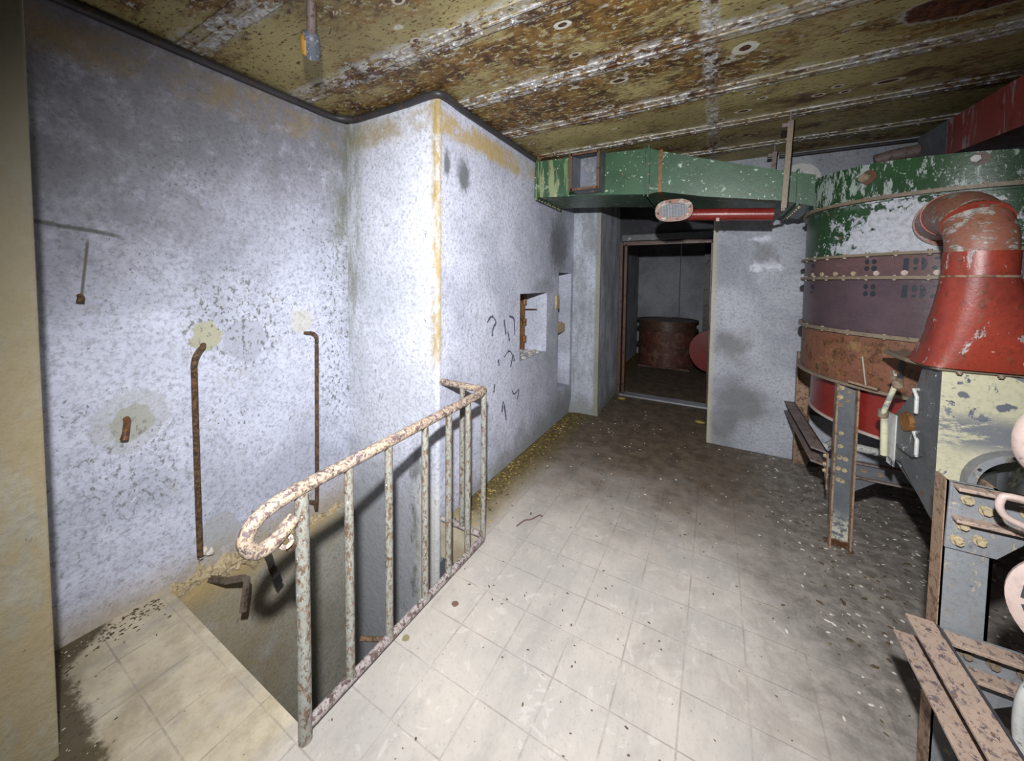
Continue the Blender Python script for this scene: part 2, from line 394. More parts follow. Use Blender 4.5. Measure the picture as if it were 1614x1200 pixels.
M_BROWN = painted('tank_brown_panel', (.115, .062, .060), (.085, .048, .052), (.16, .12, .13), peel=(.60, .68), scale=9, rough=.42, rust=.12,
                  stretch=(.7, .7, 3), speck=.76)
M_BROWN2 = painted('tank_purple_panel', (.080, .052, .060), (.060, .038, .045), (.14, .11, .13), peel=(.58, .68), scale=7, rough=.40, rust=.12,
                   stretch=(.5, .5, 3.5), speck=.78)
M_RUSTP = painted('tank_rust_panel', (.19, .075, .038), (.14, .06, .035), (.22, .12, .05), peel=(.52, .60), scale=9, rough=.55, rust=.42, rustcol=(.12, .05, .02), speck=.74)
M_RED = painted('red_gloss_paint', (.20, .020, .014), (.14, .014, .011), (.42, .33, .32), peel=(.70, .73), scale=12, rough=.32, rust=.14, rustcol=(.14, .02, .02),
                speck=.70, speckcol=(.62, .50, .48))
M_REDCONE = painted('red_cone_paint', (.25, .036, .020), (.15, .026, .018), (.40, .36, .34), peel=(.585, .62), scale=13, rough=.36, rust=.33, rustcol=(.17, .06, .035), stretch=(1, 1, .55),
                    speck=.70, speckcol=(.62, .40, .34))
M_ELBOW = painted('elbow_worn_paint', (.24, .085, .055), (.19, .10, .07), (.36, .34, .31), peel=(.52, .58), scale=11, rough=.45, rust=.35, rustcol=(.26, .10, .05), stretch=(1, 1, 1.8), speck=.70)
M_REDSEAM = painted('red_seam_paint', (.30, .05, .03), (.24, .04, .025), (.3, .2, .15), rust=.15)
M_CREAM = None
def cream_extra(g, col):
    s = g.mul(g.st(g.mt('ABSOLUTE', g.mt('SUBTRACT', g.z, .965)), .10, .02), g.st(g.noise(13, 6, .78, g.vec(.6, 1, 1.6)), .42, .52))
    col = g.mix(g.mul(s, .9), col, (.13, .14, .17))
    for (x, z, r) in ((.905, 1.07, .022), (.80, 1.10, .012)):
        d = g.dist((x, 1.96, z), 1, 0, 1.6, .05, 45)
        col = g.mix(g.st(d, r + .006, r), col, (.12, .13, .15))
    return col
M_CREAM = painted('cream_paint', (.50, .48, .33), (.44, .42, .30), (.16, .17, .20), peel=(.61, .64), scale=11, rough=.42, rust=.12, extra=cream_extra)
M_GREY = painted('dark_grey_enamel', (.095, .10, .105), (.065, .07, .075), (.42, .42, .40), peel=(.61, .65), scale=12, rough=.4, rust=.18, stretch=(1, 1, .7), speck=.70)
def leg_extra(g, col):
    f = g.mul(g.st(g.add(g.z, g.mul(g.noise(25, 4, .7), .12)), .30, .14), g.st(g.noise(40, 4, .7), .42, .50))
    col = g.mix(g.mul(f, .8), col, (.52, .50, .40))
    return g.mix(g.st(g.add(g.z, g.mul(g.noise(30, 4), .03)), .065, .045), col, (.075, .03, .012))
M_LEG = painted('stand_grey_enamel', (.12, .13, .14), (.085, .09, .10), (.40, .41, .42), peel=(.62, .67), scale=12, rough=.42, rust=.15, stretch=(1, 1, .5), speck=.72, extra=leg_extra)
M_LEG2 = painted('stand_near_grey', (.21, .22, .23), (.155, .16, .17), (.33, .30, .25), peel=(.56, .62), scale=34, rough=.5, rust=.18, rustcol=(.34, .20, .10), stretch=(1, 1, .6), speck=.64, speckcol=(.12, .12, .13))
M_EDGE = painted('stand_rusty_edge', (.30, .20, .13), (.22, .15, .10), (.14, .08, .05), peel=(.54, .60), scale=20, rough=.7, rust=.35)
M_BEAM = painted('beam_purple_brown', (.20, .155, .145), (.14, .11, .105), (.10, .06, .04), peel=(.55, .62), scale=18, rough=.6, rust=.35)
M_DARKBEAM = painted('step_iron_brown', (.13, .105, .08), (.09, .07, .055), (.05, .035, .02), peel=(.55, .62), scale=30, rough=.7, rust=.35)
M_PINK = painted('pinkish_primer', (.36, .265, .205), (.29, .22, .18), (.13, .10, .11), peel=(.55, .59), scale=60, rough=.6, rust=.30, rustcol=(.30, .17, .08), stretch=(1, .7, 1), speck=.64, speckcol=(.15, .11, .12))
M_PINKL = painted('pale_pink_paint', (.44, .34, .30), (.38, .29, .26), (.20, .13, .13), peel=(.64, .68), scale=20, rough=.5, rust=.10)
M_BOLT = painted('bolt_brown', (.22, .17, .12), (.15, .11, .08), (.35, .30, .22), scale=50, rust=.3)
M_BOLTY = painted('bolt_ochre', (.42, .34, .20), (.32, .27, .18), (.15, .10, .06), scale=60, rust=.3)
M_FLANGE = painted('flange_olive', (.20, .16, .11), (.15, .12, .085), (.34, .26, .22), peel=(.6, .66), scale=24, rust=.25)
M_DRUM = painted('drum_rust', (.12, .035, .022), (.075, .028, .02), (.17, .10, .06), peel=(.50, .60), scale=7, rough=.6, rust=.35, rustcol=(.05, .02, .015))
M_STENCIL = painted('stencil_ink', (.018, .022, .032), (.015, .018, .028), (.05, .035, .04), peel=(.62, .68), scale=40, rust=.0)
M_DARK = painted('dark_iron', (.045, .042, .045), (.03, .028, .03), (.07, .05, .04), rust=.2)
M_REDRUN = painted('red_duct_paint', (.34, .055, .045), (.24, .04, .035), (.50, .36, .38), peel=(.52, .58), scale=15, rough=.38, rust=.2, rustcol=(.12, .015, .012), stretch=(1, 1, .18))
M_WHITEPIPE = painted('whitewashed_iron', (.46, .46, .44), (.36, .36, .34), (.10, .10, .12), peel=(.58, .62), scale=16, rust=.1)
M_BROWNFRAME = painted('door_frame_rust', (.11, .055, .035), (.07, .038, .028), (.05, .02, .01), rust=.4)
M_NICHEBR = painted('niche_rust_plate', (.20, .085, .02), (.13, .055, .015), (.08, .03, .01), scale=14, rust=.35)
M_ORANGE = painted('lamp_socket_orange', (.46, .25, .05), (.36, .19, .04), (.20, .09, .02), scale=50, rust=.2)
M_SOCK = painted('lamp_socket_grey', (.12, .13, .16), (.08, .09, .11), (.45, .45, .5), peel=(.58, .62), scale=50, rust=.0, rough=.35)
M_CHIPW = painted('rubble_pale', (.60, .57, .50), (.50, .47, .40), (.4, .36, .3), rust=.0, rough=.9)
M_CHIPB = painted('rubble_brown', (.10, .07, .04), (.06, .04, .02), (.16, .12, .06), rust=.1, rough=.9)
M_CHIPY = painted('rubble_yellow', (.38, .28, .06), (.26, .19, .05), (.2, .15, .1), rust=.0, rough=.9)
M_SPALL = plaster('broken_plaster', base=(.52, .42, .26), base2=(.36, .28, .17), dark=(.14, .1, .06), speck=.62, warm=(.60, .58, .52), blotch=1.6, bump=1)
M_TWIG = painted('twig_bark', (.12, .06, .04), (.08, .045, .03), (.16, .1, .06), rust=.0, rough=.9)
M_INK = G('faded_ink').done((.085, .09, .14), .9)
def mat_mesh():
    g = G('wire_mesh')
    a = g.mt('MAXIMUM', g.line_grid(g.x, 0, .0105, .0016), g.line_grid(g.z, 0, .0105, .0016))
    return g.done(g.mix(a, (.02, .02, .025), (.30, .31, .34)), .6, a, .5, .003)
M_MESH = mat_mesh()

# ------------------------------------------------------------------ mesh helpers
def link(name, bm, mat, parent=None, smooth=False, bevel=0):
    bmesh.ops.recalc_face_normals(bm, faces=bm.faces)
    me = bpy.data.meshes.new(name); bm.to_mesh(me); bm.free()
    me.materials.append(mat)
    if smooth:
        for p in me.polygons: p.use_smooth = True
        me.set_sharp_from_angle(angle=radians(40)) if hasattr(me, 'set_sharp_from_angle') else None
    o = bpy.data.objects.new(name, me); COL.objects.link(o)
    if parent:
        o.parent = parent
        o.matrix_parent_inverse = root_mat(parent).inverted()
    if bevel:
        b = o.modifiers.new('bevel', 'BEVEL'); b.width = bevel; b.segments = 2; b.limit_method = 'ANGLE'
    return o
def root_mat(p):
    return Matrix.Translation(p.location) if p.type == 'EMPTY' else Matrix.Identity(4)
def thing(name, label, cat, loc, group=None):
    o = bpy.data.objects.new(name, None); COL.objects.link(o)
    o.location = loc; o.empty_display_size = .1
    o['label'] = label; o['category'] = cat
    if group: o['group'] = group
    return o
def tag(o, label, cat, group=None, kind=None):
    o['label'] = label; o['category'] = cat
    if group: o['group'] = group
    if kind: o['kind'] = kind
    return o
def struct(name, bm, mat, **k):
    o = link(name, bm, mat, **k); o['kind'] = 'structure'; return o
def box(bm, a, b):
    x0, y0, z0 = a; x1, y1, z1 = b
    v = [bm.verts.new(p) for p in ((x0, y0, z0), (x1, y0, z0), (x1, y1, z0), (x0, y1, z0), (x0, y0, z1), (x1, y0, z1), (x1, y1, z1), (x0, y1, z1))]
    for f in ((0, 1, 2, 3), (4, 5, 6, 7), (0, 1, 5, 4), (1, 2, 6, 5), (2, 3, 7, 6), (3, 0, 4, 7)):
        bm.faces.new([v[i] for i in f])
    return bm
def nb(*boxes):
    bm = bmesh.new()
    for a, b in boxes: box(bm, a, b)
    return bm
def frames(pts):
    pts = [Vector(p) for p in pts]; out = []
    t = (pts[1] - pts[0]).normalized()
    u = t.orthogonal().normalized()
    for i, p in enumerate(pts):
        if i == 0: tn = (pts[1] - pts[0]).normalized()
        elif i == len(pts) - 1: tn = (pts[-1] - pts[-2]).normalized()
        else: tn = ((pts[i + 1] - p).normalized() + (p - pts[i - 1]).normalized()).normalized()
        u = (u - tn * u.dot(tn)).normalized()
        out.append((p, tn, u, tn.cross(u)))
    return out
def tube(bm, pts, r, n=14, caps=True, up=None, flat=1.0):
    rs = r if isinstance(r, (list, tuple)) else [r] * len(pts)
    rings = []
    fr = frames(pts)
    for (p, t, u, w), rr in zip(fr, rs):
        if up is not None:
            w = t.cross(Vector(up)).normalized(); u = w.cross(t)
        rings.append([bm.verts.new(p + (u * cos(a) * flat + w * sin(a)) * rr) for a in [2 * pi * k / n for k in range(n)]])
    for a, b in zip(rings, rings[1:]):
        for k in range(n): bm.faces.new((a[k], a[(k + 1) % n], b[(k + 1) % n], b[k]))
    if caps: bm.faces.new(rings[0]); bm.faces.new(rings[-1])
    return bm
def nt(pts, r, **k): return tube(bmesh.new(), pts, r, **k)
def smooth_pts(pts, n=6):
    P = [Vector(p) for p in pts]; P = [P[0] * 2 - P[1]] + P + [P[-1] * 2 - P[-2]]; out = []
    for i in range(1, len(P) - 2):
        a, b, c, d = P[i - 1:i + 3]
        for k in range(n):
            t = k / n
            out.append(.5 * ((2 * b) + (c - a) * t + (2 * a - 5 * b + 4 * c - d) * t * t + (3 * b - a - 3 * c + d) * t ** 3))
    out.append(P[-2]); return out
def prism(bm, poly, d):
    """extrude 3D polygon by vector d"""
    d = Vector(d)
    a = [bm.verts.new(Vector(p)) for p in poly]; b = [bm.verts.new(Vector(p) + d) for p in poly]
    bm.faces.new(a); bm.faces.new(b)
    for i in range(len(a)): bm.faces.new((a[i], a[(i + 1) % len(a)], b[(i + 1) % len(a)], b[i]))
    return bm
def loft(bm, rings, closed=True, caps=(False, False)):
    R = [[bm.verts.new(Vector(p)) for p in r] for r in rings]; n = len(R[0])
    for a, b in zip(R, R[1:]):
        for k in range(n if closed else n - 1): bm.faces.new((a[k], a[(k + 1) % n], b[(k + 1) % n], b[k]))
    if caps[0]: bm.faces.new(R[0])
    if caps[1]: bm.faces.new(R[-1])
    return bm
def hexbolt(name, p, nrm, r, h, mat, parent, sides=6):
    nrm = Vector(nrm).normalized(); p = Vector(p)
    b = nt([p - nrm * .003, p + nrm * h * .35], r * 1.45, n=12)
    tube(b, [p + nrm * h * .3, p + nrm * h], r, n=sides)
    return link(name, b, mat, parent)

def wall_panel(name, axis, plane, ulim, vlim, openings, mat, sign=1, step=None):
    """vertical wall at axis=plane, openings=(u0,u1,v0,v1,depth) recessed away by sign"""
    us = sorted({*ulim, *[o[0] for o in openings], *[o[1] for o in openings]})
    vs = sorted({*vlim, *[o[2] for o in openings], *[o[3] for o in openings]})
    bm = bmesh.new()
    P = (lambda u, v, d=0: (plane + d * sign, u, v)) if axis == 'x' else (lambda u, v, d=0: (u, plane + d * sign, v))
    def q(*p): bm.faces.new([bm.verts.new(a) for a in p])
    for a, b in zip(us, us[1:]):
        for c, e in zip(vs, vs[1:]):
            if any(o[0] <= a and b <= o[1] and o[2] <= c and e <= o[3] for o in openings): continue
            q(P(a, c), P(b, c), P(b, e), P(a, e))
    for (u0, u1, v0, v1, d) in openings:
        q(P(u0, v0), P(u0, v0, d), P(u0, v1, d), P(u0, v1)); q(P(u1, v0), P(u1, v0, d), P(u1, v1, d), P(u1, v1))
        q(P(u0, v0), P(u1, v0), P(u1, v0, d), P(u0, v0, d)); q(P(u0, v1), P(u1, v1), P(u1, v1, d), P(u0, v1, d))
        q(P(u0, v0, d), P(u1, v0, d), P(u1, v1, d), P(u0, v1, d))
    bmesh.ops.remove_doubles(bm, verts=bm.verts, dist=1e-4)
    return struct(name, bm, mat)

H = 2.6
XL, YP, XP = -2.262, 1.665, -1.443      # left wall, pier front, pier side
# ------------------------------------------------------------------ floor with stair hatch
bm = bmesh.new()
hx0, hx1, hy0, hy1 = -2.4, -1.155, .666, 1.70
box(bm, (-2.9, -2.2, -.22), (hx0, 8.6, 0))
box(bm, (hx0, -2.2, -.22), (hx1, hy0, 0))
box(bm, (hx0, hy1, -.22), (hx1, 8.6, 0))
box(bm, (hx1, -2.2, -.22), (3.0, 8.6, 0))
bmesh.ops.remove_doubles(bm, verts=bm.verts, dist=1e-4)
struct('floor', bm, M_FLOOR)

# ceiling sheets
struct('ceiling', nb(((-2.9, -2.2, H), (3.0, 8.6, H + .12))), M_CEIL)
k = 0
for yc in [.80 + .5395 * i for i in range(-4, 6)] + [4.05]:
    k += 1
    b = nb(((-2.3, yc - .052, H - .007), (3.0, yc + .052, H + .001)))
    box(b, (-2.3, yc - .006, H - .013), (3.0, yc + .004, H - .006))
    x = -2.2 + random.random() * .1
    while x < 2.9:
        for s in (-.032, .034):
            p = Vector((x + random.uniform(-.01, .01), yc + s, H))
            tube(b, [p, p + Vector((0, 0, -.010)), p + Vector((0, 0, -.014))], [.009, .008, .003], n=7)
        x += .155
    struct('trim_%d' % k, b, M_STRIP)
for x in (-.06, 1.94):
    k += 1
    b = nb(((x - .007, -2.2, H - .008), (x + .006, 4.9, H + .001)), ((x - .030, -2.2, H - .003), (x + .030, 4.9, H + .001)))
    struct('trim_%d' % k, b, M_STRIP)

# ------------------------------------------------------------------ walls
def rough_sheet(u0, u1, v0, v1, fn, nu, nv, amp):
    b = bmesh.new(); V = []
    for i in range(nu + 1):
        V.append([b.verts.new(fn(u0 + (u1 - u0) * i / nu, v0 + (v1 - v0) * j / nv, random.uniform(-amp, amp))) for j in range(nv + 1)])
    for i in range(nu):
        for j in range(nv): b.faces.new((V[i][j], V[i + 1][j], V[i + 1][j + 1], V[i][j + 1]))
    return b
def zl(y): return -.022 - (y - .666) * .075
b = bmesh.new()
n = 40; ys = [-.5 + (YP + .5) * i / n for i in range(n + 1)]
prism(b, [(XL, y, (zl(y) if y > .6 else -.05) + random.uniform(-.012, .012)) for y in ys] + [(XL, YP, H), (XL, -.5, H)], (-.25, 0, 0))
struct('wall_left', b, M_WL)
# lower hatch wall, a rough concrete face standing slightly proud
b = bmesh.new(); top, mid_, bot, bk = [], [], [], []
for i in range(n + 1):
    y = .5 + (YP - .5) * i / n; z = zl(y) - .006 + random.uniform(-.012, .010)
    top.append((XL + .022 + random.uniform(-.005, .005), y, z)); mid_.append((XL + .026, y, -.10)); bot.append((XL + .03, y, -2.4)); bk.append((XL - .1, y, z + .012))
loft(b, [bk, top, mid_, bot], closed=False)
struct('wall_hatch_left', b, M_WELL)
struct('wall_hatch_near', nb(((-2.4, hy0, -2.4), (hx1, hy0 + .01, -.21))), M_WELL)
struct('wall_hatch_right', nb(((hx1 - .01, hy0, -2.4), (hx1, hy1, -.21))), M_WELL)
struct('floor_hatch', nb(((-2.4, hy0, -2.45), (hx1, hy1, -2.4))), M_WELL)
# spalled ledge along the left wall
b = bmesh.new()
NY, V_ = 260, []
from mathutils import noise as mnoise
for i in range(NY + 1):
    y = .60 + 1.065 * i / NY
    amp = .35 + .65 * max(0, 1 - abs(y - 1.0) / .42)
    zc = zl(y); row = []
    for jx, (dx, dz) in enumerate(((-.006, .060), (.004, .042), (.010, .026), (.020, .012), (.030, .000), (.036, -.014), (.034, -.03), (.026, -.05), (.012, -.07))):
        q = Vector((y * 30, jx * .9, 3))
        n1 = mnoise.noise(q) * .016 + mnoise.noise(q * 2.7) * .010
        row.append(b.verts.new((XL + (dx + n1) * amp + .004 * (jx > 1), y, zc + dz * amp * (1 + 1.6 * mnoise.noise(Vector((y * 12, 5, jx * .3)))) + n1 * .6)))
    V_.append(row)
for i in range(NY):
    for jx in range(8): b.faces.new((V_[i][jx], V_[i + 1][jx], V_[i + 1][jx + 1], V_[i][jx + 1]))
for i in range(36):
    y = random.gauss(1.0, .13); sz = random.uniform(.005, .014)
    m_ = Matrix.Translation((XL + random.uniform(.015, .04), y, zl(y) + random.uniform(-.03, .01))) @ Matrix.Rotation(random.uniform(0, 6), 4, Vector((random.random(), random.random(), random.random() + .1)).normalized()) @ Matrix.Diagonal((sz, sz * 1.8, sz * .5, 1))
    bmesh.ops.create_cube(b, size=1.6, matrix=m_)
struct('trim_spalled_ledge', b, M_SPALL)

# pier: front face and side face, the front continuing down into the hatch
b = bmesh.new()
R_ = .022
prof = [(XL - .2, YP)] + [(XP - R_ + R_ * sin(a), YP + R_ - R_ * cos(a)) for a in [pi / 2 * i / 6 for i in range(7)]]
loft(b, [[(x, y, -2.4) for x, y in prof], [(x, y, H) for x, y in prof]], closed=False)
struct('wall_pier_front', b, M_WF, smooth=True)
wall_panel('wall_pier_side', 'x', XP, (YP + R_, 3.994), (-.25, H),
           [(2.705, 3.26, .815, 1.395, .62), (3.555, 3.93, .32, 1.60, .16)], M_WS, -1)
struct('wall_pier_core', nb(((XL - .2, 4.0, 0), (XP - .0, 4.02, H))), M_WS)
# pillar before the door
struct('wall_pillar', nb(((-2.4, 3.994, 0), (-1.131, 4.905, H))), M_PIL, bevel=.012)
b = bmesh.new()
loft(b, [[(-1.50, 3.90, 0), (-1.35, 3.955, 0), (-1.131 + .012, 3.97, 0), (-1.131 + .012, 4.1, 0)],
         [(-1.47, 3.96, .09), (-1.35, 3.985, .10), (-1.131 + .004, 3.99, .10), (-1.131 + .004, 4.1, .10)],
         [(-1.46, 3.99, .16), (-1.35, 3.996, .16), (-1.131, 3.996, .16), (-1.131, 4.1, .16)]], closed=False)
struct('baseboard_pillar', b, M_PIL, smooth=True)
# wall with door at the far end of the alcove, and the block on the right
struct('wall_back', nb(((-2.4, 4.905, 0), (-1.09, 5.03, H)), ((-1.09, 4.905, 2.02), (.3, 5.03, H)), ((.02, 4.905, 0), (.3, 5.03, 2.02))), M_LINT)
struct('wall_right', nb(((-.042, 3.833, 0), (2.8, 4.905, H))), M_WR, bevel=.008)
struct('wall_far_right', nb(((2.75, -2.2, 0), (2.9, 3.9, H))), M_WR)
struct('trim_door_ledge', nb(((-1.09, 4.83, 2.035), (-.04, 4.91, 2.115))), M_GREY, bevel=.006)
struct('trim_door_sill', nb(((-1.09, 4.86, 0), (-.04, 5.03, .022))), M_ROOM2, bevel=.008)
fr_ = struct('door_1', nb(((-1.118, 4.87, 0), (-1.085, 4.93, 2.03)), ((-1.066, 4.90, 0), (-1.036, 4.97, 2.0)), ((-1.118, 4.90, 1.985), (-.04, 4.96, 2.03)), ((-.07, 4.9, 0), (-.03, 4.96, 2.0))), M_BROWNFRAME)
# back room
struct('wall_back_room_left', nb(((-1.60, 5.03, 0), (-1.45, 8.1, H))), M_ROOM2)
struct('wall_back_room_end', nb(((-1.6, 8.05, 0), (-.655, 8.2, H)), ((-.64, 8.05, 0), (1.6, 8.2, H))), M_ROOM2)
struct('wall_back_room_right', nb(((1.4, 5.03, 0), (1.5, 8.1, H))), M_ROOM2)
# concrete pillar close on the left
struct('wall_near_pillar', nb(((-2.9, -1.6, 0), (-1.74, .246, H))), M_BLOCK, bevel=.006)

# moulding along the wall tops
pts = [(XL + .012, -.1, 2.572), (XL + .012, 1.48, 2.572)] + [(XL + .012 + .15 - .15 * cos(a), 1.50 + .15 * sin(a), 2.572) for a in [pi / 2 * i / 5 for i in range(1, 6)]] + \
      smooth_pts([(XP - .22, YP - .014, 2.572), (XP - .09, YP - .026, 2.572), (XP + .014, YP - .016, 2.572), (XP + .030, YP + .08, 2.572), (XP + .015, YP + .20, 2.572)], 5) + [(XP + .015, 2.93, 2.572)]
b = nt(pts, .021, n=10)
struct('trim_moulding', b, M_DARK, smooth=True)

# faded marks on the pier wall
b = bmesh.new()
marks = [[(2.20, 1.20), (2.26, 1.24), (2.32, 1.19), (2.28, 1.15), (2.27, 1.09)], [(2.44, 1.20), (2.47, 1.08)], [(2.52, 1.22), (2.60, 1.19), (2.61, 1.06)], [(2.50, 1.10), (2.53, 1.02)],
         [(2.45, .90), (2.52, .94), (2.58, .89), (2.55, .80)], [(2.60, .90), (2.61, .84)], [(2.36, .90), (2.37, .85)],
         [(2.42, .47), (2.44, .55), (2.47, .46), (2.49, .38)], [(2.58, .60), (2.62, .56), (2.70, .58), (2.67, .50)], [(2.30, .66), (2.31, .72)]]
for s in marks:
    P = smooth_pts([(XP + .0012, y, z) for y, z in s], 4)
    for p, q in zip(P, P[1:]):
        w = random.uniform(.005, .011); d = (q - p).normalized(); w_ = Vector((0, -d.z, d.y)) * w
        bm_v = [b.verts.new(v) for v in (p - w_, p + w_, q + w_, q - w_)]
        b.faces.new(bm_v)
g_ = struct('trim_wall_scribble', b, M_INK)

# ------------------------------------------------------------------ stair railing
XR = -1.12
rl = thing('stair_railing', 'flaking cream tube railing with curled end guarding the floor hatch', 'railing', (XR, .651, 0))
hand = smooth_pts([(XR, .628, .762), (XR, .60, .742), (XR, .555, .718), (XR, .517, .722), (XR, .492, .765), (XR, .515, .81), (XR, .565, .832), (XR, .65, .842), (XR, .82, .848)], 6)
hand += [Vector((XR, y, .848 + (y - .82) * .036)) for y in (1.0, 1.2, 1.4, 1.55, 1.655)] + [Vector((XR - .006, 1.685, .882)), Vector((XR - .03, 1.70, .883))]
hb = nt(hand, .0215, n=18)
tube(hb, [(XR - .01, 1.70, .883), (XP - .012, 1.70, .885)], .0195, n=16)
link('handrail', hb, M_RAIL, rl, smooth=True)
link('post', nt([(XR, .651, -.10), (XR, .651, .825)], .0205, n=18), M_BAL, rl, smooth=True)
zt_ = lambda y: .848 + (y - .82) * .036
for y in (.819, 1.0, 1.208, 1.374, 1.532, 1.680):
    link('baluster', nt([(XR, y, .04), (XR, y, zt_(y) - .008)], .0158, n=14), M_BAL, rl, smooth=True)
link('baluster', nt([(-1.285, 1.70, .03), (-1.285, 1.70, .875)], .0158, n=14), M_BAL, rl, smooth=True)
b = nt([(XR, .655, .045), (XR, 1.67, .030), (XR - .012, 1.695, .030), (XR - .04, 1.70, .030), (XP - .01, 1.70, .032)], .0175, n=12)
link('bottom_rail', b, M_RAILLOW, rl, smooth=True)
b = bmesh.new()
rc = Vector((XR - .004, .603, .697)); ax = (Vector((0, 0, 1.5)) - rc).normalized()
fr0 = ax.orthogonal().normalized(); fr1 = ax.cross(fr0)
ring = lambda c, r: [c + (fr0 * cos(a) + fr1 * sin(a)) * r for a in [2 * pi * i / 16 for i in range(16)]]
loft(b, [ring(rc - ax * .05, .008), ring(rc - ax * .05, .021), ring(rc + ax * .012, .021), ring(rc + ax * .012, .009), ring(rc - ax * .05, .008)])
link('hinge_tube', b, M_RAIL, rl, smooth=True)
link('tie_plate', nb(((XR - .004, .603, .665), (XR + .004, .640, .675))), M_ROD, rl)
link('anchor', nt([(XR - .09, .93, .05), (XR, .985, .045)], .009, n=8), M_ROD, rl)

# ------------------------------------------------------------------ irons on the left wall
def grab(label, pts, r=.0125):
    o = link('grab_bar', nt(smooth_pts(pts, 4), r, n=12), M_ROD, smooth=True)
    return tag(o, label, 'grab bar', 'rusted grab bars on the left wall')
grab('rusted vertical iron rod on left wall, nearer one, broken loose at foot',
     [(XL - .01, .832, 1.160), (XL + .035, .812, 1.155), (XL + .058, .785, 1.135), (XL + .063, .768, 1.09), (XL + .063, .766, 1.0), (XL + .06, .768, .5), (XL + .055, .772, .11)])
gb2 = grab('thinner rusted vertical iron rod near the wall corner, bent top',
     [(XL - .01, 1.35, 1.158), (XL + .04, 1.372, 1.158), (XL + .06, 1.385, 1.14), (XL + .063, 1.388, 1.10), (XL + .063, 1.386, 1.0), (XL + .063, 1.375, .09), (XL + .05, 1.368, .066), (XL, 1.35, .062)], .0115)
b = bmesh.new()
for i in range(9):
    m_ = Matrix.Translation((XL + .012 + random.uniform(0, .02), .80 + random.uniform(-.02, .035), .085 + random.uniform(-.015, .035))) @ Matrix.Rotation(i, 4, 'X') @ Matrix.Diagonal((.012, .022, .013, 1))
    bmesh.ops.create_icosphere(b, subdivisions=1, radius=1, matrix=m_)
tag(link('mortar_lump', b, M_CHIPW), 'lump of crumbling mortar beside foot of the nearer iron rod', 'mortar')
tag(link('bolt_stub', nt([(XL - .02, .548, .875), (XL + .02, .542, .868), (XL + .055, .528, .828), (XL + .06, .520, .80)], [.012, .012, .011, .013], n=10), M_NICHEBR, smooth=True),
    'bent rusty bolt stub in a bare patch of left wall, below rod height', 'bolt')
tag(link('nail_stub', nt([(XL - .02, .425, 1.425), (XL + .022, .424, 1.418), (XL + .03, .419, 1.395)], [.009, .010, .012], n=9), M_ROD, smooth=True),
    'small rusty nail head high on left wall beside near pillar', 'nail')
# step irons in the hatch
def flatbar(name, pts, w, t, mat, label, cat, group=None):
    """pts with width direction w (vector), thickness t"""
    b = bmesh.new(); rings = []
    P = [Vector(p) for p in pts]
    for i, p in enumerate(P):
        tn = (P[min(i + 1, len(P) - 1)] - P[max(i - 1, 0)]).normalized()
        wv = Vector(w); wv = (wv - tn * wv.dot(tn)).normalized() * Vector(w).length; nv = tn.cross(wv).normalized() * t
        rings.append([p + wv + nv, p - wv + nv, p - wv - nv, p + wv - nv])
    loft(b, rings, caps=(True, True))
    return tag(link(name, b, mat, bevel=.002), label, cat, group)
flatbar('step_iron', [(XL - .05, .80, -.066), (-2.12, .845, -.035), (-2.03, .882, -.008), (-2.015, .890, -.016), (-2.01, .885, -.04), (-2.0, .862, -.158)], (.002, .007, .0135), .005, M_DARKBEAM,
        'bent flat step iron sticking out of broken plaster above the hatch', 'step iron')
flatbar('step_iron', [(XL - .05, 1.10, -.065), (-2.10, 1.04, -.045), (-2.04, 1.02, -.055), (-2.02, 1.03, -.10), (-2.05, 1.06, -.18)], (.003, .009, .016), .006, M_DARK,
        'dark flat step iron half hidden behind railing post and its hinge tube', 'step iron')

# ceiling lamp holder
lp = thing('lamp_holder', 'broken lamp socket on conduit beneath the ceiling above left wall', 'lamp holder', (-1.43, .90, H))
link('conduit', nt([(-1.42, .893, 2.605), (-1.425, .896, 2.56), (-1.465, .92, 2.52), (-1.485, .93, 2.505)], .0165, n=12), M_BEAM, lp, smooth=True)
P0 = Vector((-1.48, .928, 2.515)); P1 = Vector((-1.525, .957, 2.455)); D_ = (P1 - P0).normalized()
sd = Vector((D_.y, -D_.x, 0)).normalized()
link('socket', nt([P0, P0 + D_ * .01, P0 + D_ * .03, P0 + D_ * .08, P0 + D_ * .10], [.018, .030, .034, .034, .028], n=14), M_SOCK, lp, smooth=True)
link('porcelain_insert', nt([P0 + D_ * .01 - sd * .016 + Vector((0, 0, -.006)), P0 + D_ * .025 - sd * .016 + Vector((0, 0, -.006)), P0 + D_ * .08 - sd * .016 + Vector((0, 0, -.006)), P0 + D_ * .09 - sd * .016 + Vector((0, 0, -.006))], [.014, .025, .025, .016], n=12), M_ORANGE, lp, smooth=True)

